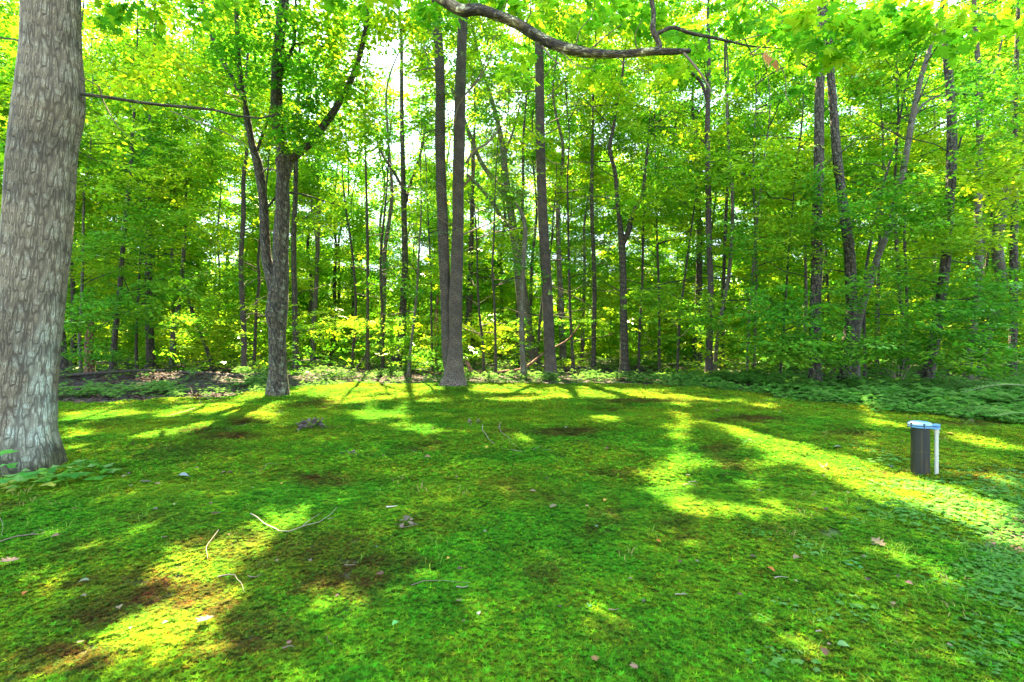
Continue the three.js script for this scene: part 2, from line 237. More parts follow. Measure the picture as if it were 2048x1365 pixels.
// one folded leaf: base b, along d (length l), across w
function leafTris(T, b, d, up, l, w, col, fold = 0.25) {
  const s = V().crossVectors(d, up).normalize(), t = b.clone().addScaledVector(d, l), m = b.clone().addScaledVector(d, l * 0.42);
  const a = m.clone().addScaledVector(s, w / 2).addScaledVector(up, -fold * w), c = m.clone().addScaledVector(s, -w / 2).addScaledVector(up, -fold * w);
  T.tri(b, a, t, col); T.tri(b, t, c, col);
}
const LEAFTONE = (r) => { const k = 0.75 + 0.5 * r(), y = r(); return [k * (0.8 + 0.5 * y), k, k * (0.9 + 0.2 * y)]; };
function broadSpray(seed, { n = 15, len = 0.55, leaf = 0.105, ratio = 0.62, spread = 1, twig = true, droop = 0.25 }) { // a flat leafy twig lying along x
  const r = rng(seed), T = new Tris(), br = [0.5, 0.42, 0.25].map((v) => v * 0.55);
  const at = (t) => V(-len / 2 + t * len, -droop * len * (t - 0.3) * (t - 0.3), 0.06 * Math.sin(t * 5 + seed));
  if (twig) for (let i = 0; i < 3; i++) { const a = at(i / 3), b = at((i + 1) / 3), w = 0.007 * (1 - i / 4); T.tri(a.clone().add(V(0, 0, w)), a.clone().add(V(0, w, -w)), b, br); T.tri(a.clone().add(V(0, -w, 0)), a.clone().add(V(0, 0, w)), b, br); }
  for (let i = 0; i < n; i++) {
    const t = (i + 0.5 * r()) / n, side = i % 2 ? 1 : -1, p = at(0.08 + 0.92 * t), off = 0.03 + 0.13 * spread * r() * (1 - 0.5 * t);
    const d = V(0.55 + 0.3 * r(), -0.25 - 0.3 * r(), side * (0.55 + 0.5 * r())).normalize(), up = V(0.5 * (r() - 0.5), 1, 0.7 * (r() - 0.5)).normalize();
    p.addScaledVector(d, off); p.y += 0.09 * (r() - 0.5);
    const l = leaf * (0.7 + 0.6 * r()); leafTris(T, p, d, up, l, l * ratio, LEAFTONE(r), 0.12 + 0.2 * r());
  }
  return T.geo();
}
function clumpSpray(seed, n, rad, leaf) { // a loose ball of leaves, for crowns high up or far away
  const r = rng(seed), T = new Tris();
  for (let i = 0; i < n; i++) {
    const a = r() * 6.283, e = Math.sqrt(r()) * rad, p = V(Math.cos(a) * e, (r() - 0.5) * rad * 0.7, Math.sin(a) * e), b = r() * 6.283, d = V(Math.cos(b), -0.5 * r(), Math.sin(b)).normalize(), up = V(r() - 0.5, 1, r() - 0.5).normalize();
    const l = leaf * (0.7 + 0.6 * r()); leafTris(T, p, d, up, l, l * 0.65, LEAFTONE(r));
  }
  return T.geo();
}
const oakOutline = [[0, 0], [.06, .10], [.10, .14], [.26, .16], [.20, .26], [.14, .32], [.36, .44], [.40, .50], [.26, .52], [.15, .54], [.38, .72], [.36, .78], [.20, .74], [.14, .78], [.10, .92], [0, 1]];
function oakLeafTris(T, b, d, up, l, col, curl = 0.15) { // pointed lobes on both sides of a midrib
  const s = V().crossVectors(d, up).normalize();
  for (const side of [1, -1]) for (let i = 0; i < oakOutline.length - 1; i++) {
    const f = ([w, t]) => b.clone().addScaledVector(d, t * l).addScaledVector(s, side * w * l).addScaledVector(up, -curl * l * (w * 1.2 + t * t * 0.7)), g = (t) => b.clone().addScaledVector(d, t * l).addScaledVector(up, -curl * l * t * t * 0.7);
    const A = f(oakOutline[i]), Bq = f(oakOutline[i + 1]), m0 = g(oakOutline[i][1]), m1 = g(oakOutline[i + 1][1]);
    if (side > 0) { T.tri(m0, A, Bq, col); T.tri(m0, Bq, m1, col); } else { T.tri(m0, Bq, A, col); T.tri(m0, m1, Bq, col); }
  }
}
function oakSpray(seed, n = 8, leaf = 0.17) {
  const r = rng(seed), T = new Tris(), br = [0.9, 0.5, 0.5];
  for (let i = 0; i < n; i++) {
    const a = i * 2.4 + r(), t = i / n, p = V((t - 0.5) * 0.28, 0.02 * r(), 0), d = V(0.5 + 0.5 * t, -0.55 * r() - 0.05, Math.sin(a) * 1.2).normalize(), up = V(0.6 * (r() - 0.5), 1, 0.8 * (r() - 0.5)).normalize();
    const b = p.clone().addScaledVector(d, 0.03); T.tri(p, p.clone().add(V(0.004, 0.004, 0)), b, br);
    oakLeafTris(T, b, d, up, leaf * (0.65 + 0.6 * r()), LEAFTONE(r), 0.1 + 0.25 * r());
  }
  return T.geo();
}
function pineSpray(seed) {
  const r = rng(seed), T = new Tris(), br = [0.8, 0.35, 0.3];
  const e = V(0.4, -0.05, 0); T.tri(V(-0.25, 0, 0.003), V(-0.25, 0.004, -0.003), e, br); T.tri(V(-0.25, -0.003, 0), V(-0.25, 0.003, 0.003), e, br);
  for (let k = 0; k < 9; k++) {
    const t = k / 9, c = V(-0.15 + 0.6 * t, 0.02 * (r() - 0.5), (k % 2 ? 1 : -1) * 0.14 * r() * (1 - t * 0.6));
    for (let i = 0; i < 16; i++) { const d = V(0.7 + 0.5 * r(), r() * 1.3 - 0.65, r() * 1.8 - 0.9).normalize(), l = 0.07 + 0.05 * r(), s = V(-d.z, 0.3 * (r() - 0.5), d.x).normalize().multiplyScalar(0.0022); T.tri(c.clone().add(s), c.clone().sub(s), c.clone().addScaledVector(d, l), LEAFTONE(r)); }
  }
  return T.geo();
}
const SPRAY = [1, 2, 3, 4, 5, 6].map((s) => broadSpray(s * 17, {}));
const FARSPRAY = [1, 2, 3].map((s) => clumpSpray(s * 31, 24, 0.5, 0.16));
const CANOPY = [1, 2, 3].map((s) => clumpSpray(s * 43, 15, 0.19, 0.12));
const OAKSPRAY = [1, 2, 3, 4].map((s) => oakSpray(s * 13));
const PINESPRAY = [1, 2, 3].map((s) => pineSpray(s * 19));
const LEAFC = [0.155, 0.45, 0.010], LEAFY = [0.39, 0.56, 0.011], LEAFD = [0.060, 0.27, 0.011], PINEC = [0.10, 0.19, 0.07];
const mixc = (a, b, t) => a.map((v, i) => lerp(v, b[i], t));

// ───────────────────────── trees ─────────────────────────
const trees = [];
function tree(name, label, cat, D, mat, pts, o = {}) {
  // pts: trunk outline read off the photograph, bottom to top, [x, y, width] at depth D; turned into metres here
  const cosAt = (px) => 1 / Math.sqrt(1 + ((px - 1024) / F) ** 2);
  const W = (q, dz = 0) => ({ x: X(q[0], D + dz), y: Y(q[1], D + dz), z: -(D + dz), r: q[2] / 2 * (D + dz) / F * cosAt(q[0]) });
  const p = pts.map((q) => W(q)), b = p[0];
  const gy = H(b.x, b.z), t = thing(name, label, cat, V(b.x, gy, b.z), o.group);
  const loc = (q) => ({ x: q.x - b.x, y: q.y - gy, z: q.z - b.z, r: q.r });
  const q = p.map(loc), fl = o.flare ?? 1.45, base = q[0], n0 = q[1] || q[0];
  const path = [{ x: base.x, y: -0.25, z: 0, r: base.r * fl * 1.05 }, { x: base.x, y: 0.02, z: 0, r: base.r * fl }];
  if (base.y > 0.5) path.push({ x: base.x * 0.8, y: 0.35, z: 0, r: base.r * (1 + (fl - 1) * 0.3) });
  for (const s of q) if (s.y > 0.3) path.push(s);
  const last = path[path.length - 1], prev = path[path.length - 2], top = o.top ?? 17;
  if (top > last.y + 1 && !o.broken) { // above the picture the stem goes on, thinner
    const sx = clamp((last.x - prev.x) / Math.max(0.2, last.y - prev.y), -0.35, 0.35), n = 4;
    for (let i = 1; i <= n; i++) { const h = last.y + (top - last.y) * i / n; path.push({ x: last.x + sx * (h - last.y) * (1 - 0.25 * i / n) + 0.2 * noise(h, b.x), y: h, z: -0.25 * noise(h * 0.3, b.x, 3) * i, r: Math.max(0.012, last.r * (1 - 0.85 * i / n)) }); }
  }
  if (last.r < 0.2) for (let i = 2; i < path.length - 1; i++) path[i].z += 0.06 * noise(path[i].y * 0.8, b.x * 3);
  const sg = o.seg ?? clamp(Math.round(6 + base.r * 40), 6, 18);
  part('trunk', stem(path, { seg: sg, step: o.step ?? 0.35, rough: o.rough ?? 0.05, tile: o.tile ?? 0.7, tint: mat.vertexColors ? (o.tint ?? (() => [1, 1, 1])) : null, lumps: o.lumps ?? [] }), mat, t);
  if (!o.broken && base.r < 0.2 && name !== 'oak_tree') { // thin side branches, most of them bare
    const gs = []; for (let i = 0; i < (D < 20 ? 16 : 7); i++) { const k = 2 + Math.floor(R() * (path.length - 3)), u = R(), A = path[k], B = path[k + 1] ?? A, s0 = V(lerp(A.x, B.x, u), lerp(A.y, B.y, u), lerp(A.z, B.z, u)); if (s0.y < 1) continue; const a = rr(0, 6.283), l = rr(0.6, 2.3), up = rr(-0.05, 0.7), d = V(Math.cos(a), up, Math.sin(a)); const q = []; for (let j = 0; j <= 4; j++) q.push({ x: s0.x + d.x * l * j / 4 + rr(-.05, .05) * j, y: s0.y + (up * j / 4 - 0.12 * (j / 4) ** 2) * l + rr(-.04, .04) * j, z: s0.z + d.z * l * j / 4, r: (0.011 + 0.006 * l) * (1 - j / 5) }); gs.push(stem(q, { seg: 4, step: 0.3, rough: 0.1 })); }
    if (gs.length) part('side_branches', mergeGeometries(gs), M.thin, t, 'stuff');
  }
  const rec = { t, D, base: V(b.x, gy, b.z), path, top, leaves: [], kind: o.kind ?? 'broad', loc };
  for (const l of o.limbs ?? []) { // limbs and big branches the photograph shows one by one
    let k = 0; const n = l.length - 1, dz = l.dz ?? rr(-0.6, 0.6);
    const lp = l.map((s) => loc(W(s, dz * (k++ / n))));
    if (l.on) { const e = lp[n], f = lp[n - 1], g = l.on; lp.push({ x: e.x + (e.x - f.x) * g, y: e.y + (e.y - f.y) * g + 0.3, z: e.z, r: e.r * 0.35 }); }
    part(l.nm ?? 'branch', stem(lp, { seg: clamp(Math.round(4 + lp[0].r * 60), 4, 10), step: 0.25, rough: 0.07, tile: 0.7, tint: mat.vertexColors ? () => [0.95, 0.95, 0.95] : null }), l.mat ?? mat, t);
  }
  trees.push(rec); return rec;
}
const lb = (pts, o = {}) => Object.assign(pts, o);

// left oak, close to the camera: lichen at its foot, darker bark higher up
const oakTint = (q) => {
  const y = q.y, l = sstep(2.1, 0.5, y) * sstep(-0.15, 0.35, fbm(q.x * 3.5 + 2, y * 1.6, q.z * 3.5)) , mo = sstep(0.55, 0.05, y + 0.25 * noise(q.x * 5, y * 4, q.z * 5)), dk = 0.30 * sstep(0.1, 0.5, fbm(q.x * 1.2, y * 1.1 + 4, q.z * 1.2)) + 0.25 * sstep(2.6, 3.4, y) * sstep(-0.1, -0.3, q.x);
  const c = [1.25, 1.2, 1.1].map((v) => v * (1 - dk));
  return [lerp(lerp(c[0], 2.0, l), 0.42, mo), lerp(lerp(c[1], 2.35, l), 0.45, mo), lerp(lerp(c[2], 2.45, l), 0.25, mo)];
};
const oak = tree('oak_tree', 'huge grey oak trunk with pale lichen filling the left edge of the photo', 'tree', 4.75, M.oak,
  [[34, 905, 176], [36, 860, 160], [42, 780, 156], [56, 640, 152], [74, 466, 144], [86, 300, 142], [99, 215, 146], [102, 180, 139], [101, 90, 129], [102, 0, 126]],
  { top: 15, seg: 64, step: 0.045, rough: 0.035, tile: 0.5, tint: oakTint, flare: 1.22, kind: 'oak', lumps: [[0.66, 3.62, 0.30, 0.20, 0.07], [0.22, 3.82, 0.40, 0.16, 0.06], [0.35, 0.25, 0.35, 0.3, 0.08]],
    limbs: [
      lb([[160, 188, 9], [215, 195, 8.5], [300, 208, 8], [380, 215, 7], [440, 222, 6], [500, 238, 5], [560, 228, 3]], { nm: 'dead_branch', dz: 0.7, mat: M.limb }),
      lb([[168, 157, 4], [192, 163, 4], [205, 200, 3.5], [240, 260, 2.5], [262, 278, 1.5]], { nm: 'twig', dz: 0.3, mat: M.twig }),
      lb([[340, 222, 2.5], [400, 245, 2.5], [450, 265, 2], [495, 292, 1.5]], { nm: 'twig', dz: 0.2, mat: M.twig }),
      lb([[40, 82, 6], [20, 78, 5], [-30, 74, 4]], { nm: 'branch', dz: 0.1, mat: M.limb }),
    ] });
{ // the low limb of the oak that sweeps across the top of the view, lichen covered, with its fork and stub
  const D0 = 4.4, w = (px, py, wd, D = D0) => ({ x: X(px, D), y: Y(py, D), z: -D, r: wd * 0.37 * D / F });
  const L = (a) => a.map((q) => oak.loc(q));
  part('limb', stem(L([{ x: oak.base.x + 0.1, y: 5.6, z: -4.75, r: 0.13 }, { x: -3.6, y: 5.9, z: -4.9, r: 0.115 }, { x: -2.2, y: 5.35, z: -4.7, r: 0.10 }, w(830, -45, 32), w(890, 2, 31), w(925, 22, 31), w(960, 20, 28), w(1000, 33, 27), w(1040, 50, 27), w(1085, 78, 27), w(1130, 97, 27), w(1180, 106, 24), w(1240, 108, 22), w(1300, 103, 20), w(1345, 103, 16), w(1381, 102, 13)]), { seg: 16, step: 0.04, rough: 0.17, tile: 0.35, tint: (q) => { const l = sstep(-0.05, 0.25, fbm(q.x * 4, q.y * 7, q.z * 7)); return [lerp(0.7, 3.2, l), lerp(0.7, 3.3, l), lerp(0.7, 3.0, l)]; } }), M.limb, oak.t);
  part('branch', stem(L([w(1320, 102, 15), w(1318, 85, 15), w(1306, 60, 15), w(1308, 30, 13), w(1300, -20, 12), w(1310, -110, 9)]), { seg: 8, step: 0.06, rough: 0.12, tile: 0.35 }), M.limb, oak.t);
  part('branch', stem(L([w(1314, 68, 10), w(1345, 55, 10), w(1380, 66, 10), w(1430, 76, 9), w(1468, 85, 6), w(1500, 92, 4), w(1560, 97, 3), w(1640, 108, 2.2, 4.2)]), { seg: 7, step: 0.06, rough: 0.12, tile: 0.35 }), M.limb, oak.t);
  const tw = [[[930, 18, 4], [945, -8, 3], [950, -30, 2]], [[1045, 55, 4], [1062, 25, 3], [1058, -10, 2]], [[1120, 100, 3], [1150, 128, 2.5], [1190, 140, 1.5]], [[1230, 112, 3], [1262, 135, 2.5], [1300, 142, 1.5]], [[1150, 96, 4], [1160, 60, 3], [1185, 30, 2], [1190, 0, 1.5]], [[1275, 100, 3.5], [1270, 70, 2.5], [1285, 40, 2]], [[1425, 72, 3], [1440, 40, 2.5], [1470, 15, 2]], [[1366, 104, 7], [1400, 145, 6], [1425, 185, 3]], [[1500, 108, 4], [1550, 70, 4], [1568, 35, 3], [1530, 0, 2]], [[1470, 84, 3], [1560, 60, 3], [1640, 48, 2.5], [1720, 20, 2]], [[1500, 110, 3], [1600, 98, 3], [1680, 78, 3], [1760, 62, 2.5], [1850, 45, 2], [1960, 15, 1.5]], [[1660, 82, 3], [1720, 90, 2.5], [1800, 70, 2], [1890, 50, 1.5]], [[1184, 96, 4], [1215, 70, 3], [1245, 48, 2]], [[1085, 92, 5], [1105, 118, 4], [1125, 132, 2]], [[1000, 28, 3], [1015, 0, 2], [1022, -20, 2]], [[1545, 108, 2], [1570, 150, 3], [1575, 200, 2], [1610, 228, 1.5]]];
  for (const q of tw) part('twig', stem(L(q.map((s, i) => w(s[0], s[1], s[2], D0 - 0.1 * i))), { seg: 5, step: 0.08, rough: 0.1 }), M.twig, oak.t);
  part('dead_leaf', (() => { const T = new Tris(); for (let i = 0; i < 7; i++) { const p = oak.loc(w(1534 + 3 * i, 100 + 3 * i, 1, 4.2)); leafTris(T, V(p.x, p.y, p.z), V(0.3 * (i - 3) / 3, -1, 0.1).normalize(), V(0.2, 0.1, 1), 0.11 + 0.02 * (i % 3), 0.035, [0.42, 0.17, 0.05], 0.4); } return T.geo(); })(), M.dry, oak.t);
}

const maple = tree('maple_tree', 'forked maple with a swollen knot, standing alone on the lawn left of centre', 'tree', 11.3, M.maple,
  [[555, 770, 42], [555, 740, 38], [555, 660, 36], [554, 620, 37], [556, 590, 36], [560, 560, 32], [561, 500, 31], [564, 440, 31], [565, 400, 29], [566, 360, 25], [571, 322, 28], [560, 285, 23], [553, 240, 24], [555, 170, 23], [558, 85, 22], [568, 0, 20]],
  { top: 15, seg: 24, step: 0.08, rough: 0.09, tile: 0.6, flare: 1.25, rad: 4, kind: 'oak2', lumps: [[0.05, 2.15, 0.15, 0.35, 0.05], [-0.1, 1.9, 0.2, 0.2, 0.05], [0.1, 5.5, 0.1, 0.22, 0.08]],
    tint: (q) => { const l = 1 + 0.35 * sstep(1.2, 0.3, q.y) + 0.35 * sstep(0.1, 0.5, noise(q.x * 3, q.y * 2, q.z * 3)); return [l, l * 1.0, l * 0.98]; },
    limbs: [
      lb([[552, 590, 30], [545, 560, 28], [534, 525, 23], [531, 500, 21], [528, 440, 19], [526, 400, 18], [515, 325, 20], [505, 295, 15], [495, 240, 13], [484, 180, 12], [478, 130, 10], [474, 60, 10], [472, 0, 9]], { nm: 'limb', dz: 0.3, on: 1.2 }),
      lb([[486, 195, 10], [468, 165, 11], [447, 125, 11], [430, 90, 10], [415, 51, 9], [403, 0, 8]], { nm: 'limb', dz: 0.8, on: 1.2 }),
      lb([[514, 302, 7], [526, 265, 6], [534, 246, 5], [545, 205, 4]], { dz: 0.2 }),
      lb([[575, 320, 20], [600, 305, 17], [625, 280, 17], [648, 250, 16], [668, 222, 15], [690, 183, 13], [704, 155, 12], [722, 100, 11], [733, 40, 9], [734, 0, 8]], { nm: 'limb', dz: -0.5, on: 1.2 }),
      lb([[563, 145, 9], [576, 115, 8], [588, 85, 7], [590, 40, 6], [591, 0, 5]], { dz: 0.3, on: 1 }),
      lb([[588, 88, 5], [620, 86, 5], [660, 100, 4], [700, 130, 2]], { dz: 0.6 }),
      lb([[535, 415, 5], [560, 388, 5], [600, 388, 4], [640, 400, 3], [680, 412, 2]], { dz: 0.5 }),
      lb([[520, 350, 4], [540, 335, 3], [560, 350, 2]], { dz: 0.3 }),
    ] });

const pineTint = (q) => { const l = 1 + 0.45 * sstep(1.6, 0.2, q.y) + 0.2 * noise(q.x * 4, q.y, q.z * 4); return [l * 1.02, l, l * 0.98]; };
const twin = tree('pine_tree', 'tall pine with two stems joined at the base, at the centre lawn edge', 'tree', 13.4, M.pine,
  [[908, 752, 43], [909, 720, 34], [910, 680, 28], [911, 600, 27], [914, 520, 24], [916, 440, 23], [916, 380, 23], [918, 300, 24], [921, 155, 21], [926, 30, 19], [927, 0, 18]],
  { top: 23, seg: 20, step: 0.14, rough: 0.03, tile: 0.6, flare: 1.22, tint: pineTint, rad: 3, kind: 'pine', lumps: [[-0.25, 0.05, 0.2, 0.18, 0.12], [0.28, 0.03, 0.2, 0.16, 0.10], [0.05, 0.05, 0.35, 0.15, 0.07]],
    limbs: [lb([[899, 760, 14], [894, 720, 20], [892, 680, 20], [891, 600, 19], [888, 525, 21], [885, 440, 22], [880, 300, 20], [880, 155, 20], [876, 90, 19], [871, 0, 18], [866, -140, 15], [864, -330, 10]], { nm: 'stem', dz: 0.15 }),
      ...[[[933, 325, 5], [950, 300, 5], [970, 290, 4], [995, 262, 3], [1000, 240, 2]], [[926, 372, 5], [945, 352, 5], [951, 330, 3], [940, 310, 2]], [[918, 300, 4], [910, 240, 4], [920, 205, 3], [965, 150, 3], [985, 100, 2]], [[930, 190, 3], [960, 150, 3], [975, 110, 2], [990, 70, 2]], [[872, 135, 3], [850, 138, 3], [825, 145, 2]], [[872, 60, 3], [855, 60, 3], [847, 85, 2], [860, 130, 1.5]], [[926, 470, 3], [960, 455, 3], [990, 444, 2], [1000, 440, 1.5]], [[905, 450, 2.5], [890, 445, 2], [870, 430, 1.5]], [[932, 400, 2.5], [960, 420, 2], [985, 425, 1.5]], [[890, 240, 2.5], [865, 265, 2], [840, 280, 1.5]]].map((l) => lb(l, { nm: 'dead_branch', mat: M.twig }))] });
const pineR = tree('pine_tree', 'straight single pine with reddish bark and ivy at its foot, right of the twin pine', 'tree', 17.2, M.pine,
  [[1101, 728, 24], [1099, 690, 22], [1094, 577, 21], [1086, 440, 20], [1081, 300, 19], [1079, 150, 18], [1078, 0, 16]],
  { top: 24, seg: 16, step: 0.2, rough: 0.03, tile: 0.6, flare: 1.3, tint: pineTint, rad: 3, kind: 'pine',
    limbs: [[[1072, 154, 2.5], [1040, 156, 2], [1005, 152, 2], [977, 154, 1.5]], [[1072, 181, 2.5], [1040, 185, 2], [1008, 183, 1.5]], [[1088, 270, 3], [1105, 262, 2.5], [1121, 251, 2]], [[1088, 205, 2.5], [1110, 190, 2], [1135, 184, 1.5]], [[1090, 315, 2.5], [1105, 326, 2], [1125, 330, 1.5], [1124, 345, 1]], [[1076, 275, 2.5], [1040, 245, 2.5], [1005, 222, 2], [985, 205, 1.5]], [[1076, 305, 2], [1030, 275, 2], [990, 250, 1.5]], [[1086, 160, 2.5], [1110, 130, 2], [1145, 118, 1.5]], [[1086, 200, 2.5], [1120, 170, 2], [1150, 130, 1.5]], [[1092, 405, 2.5], [1120, 425, 2], [1150, 428, 1.5]], [[1086, 250, 2], [1130, 232, 2], [1165, 215, 1.5]], [[1074, 120, 2], [1050, 95, 2], [1020, 85, 1.5]]].map((l) => lb(l, { nm: 'dead_branch', mat: M.twig })) });

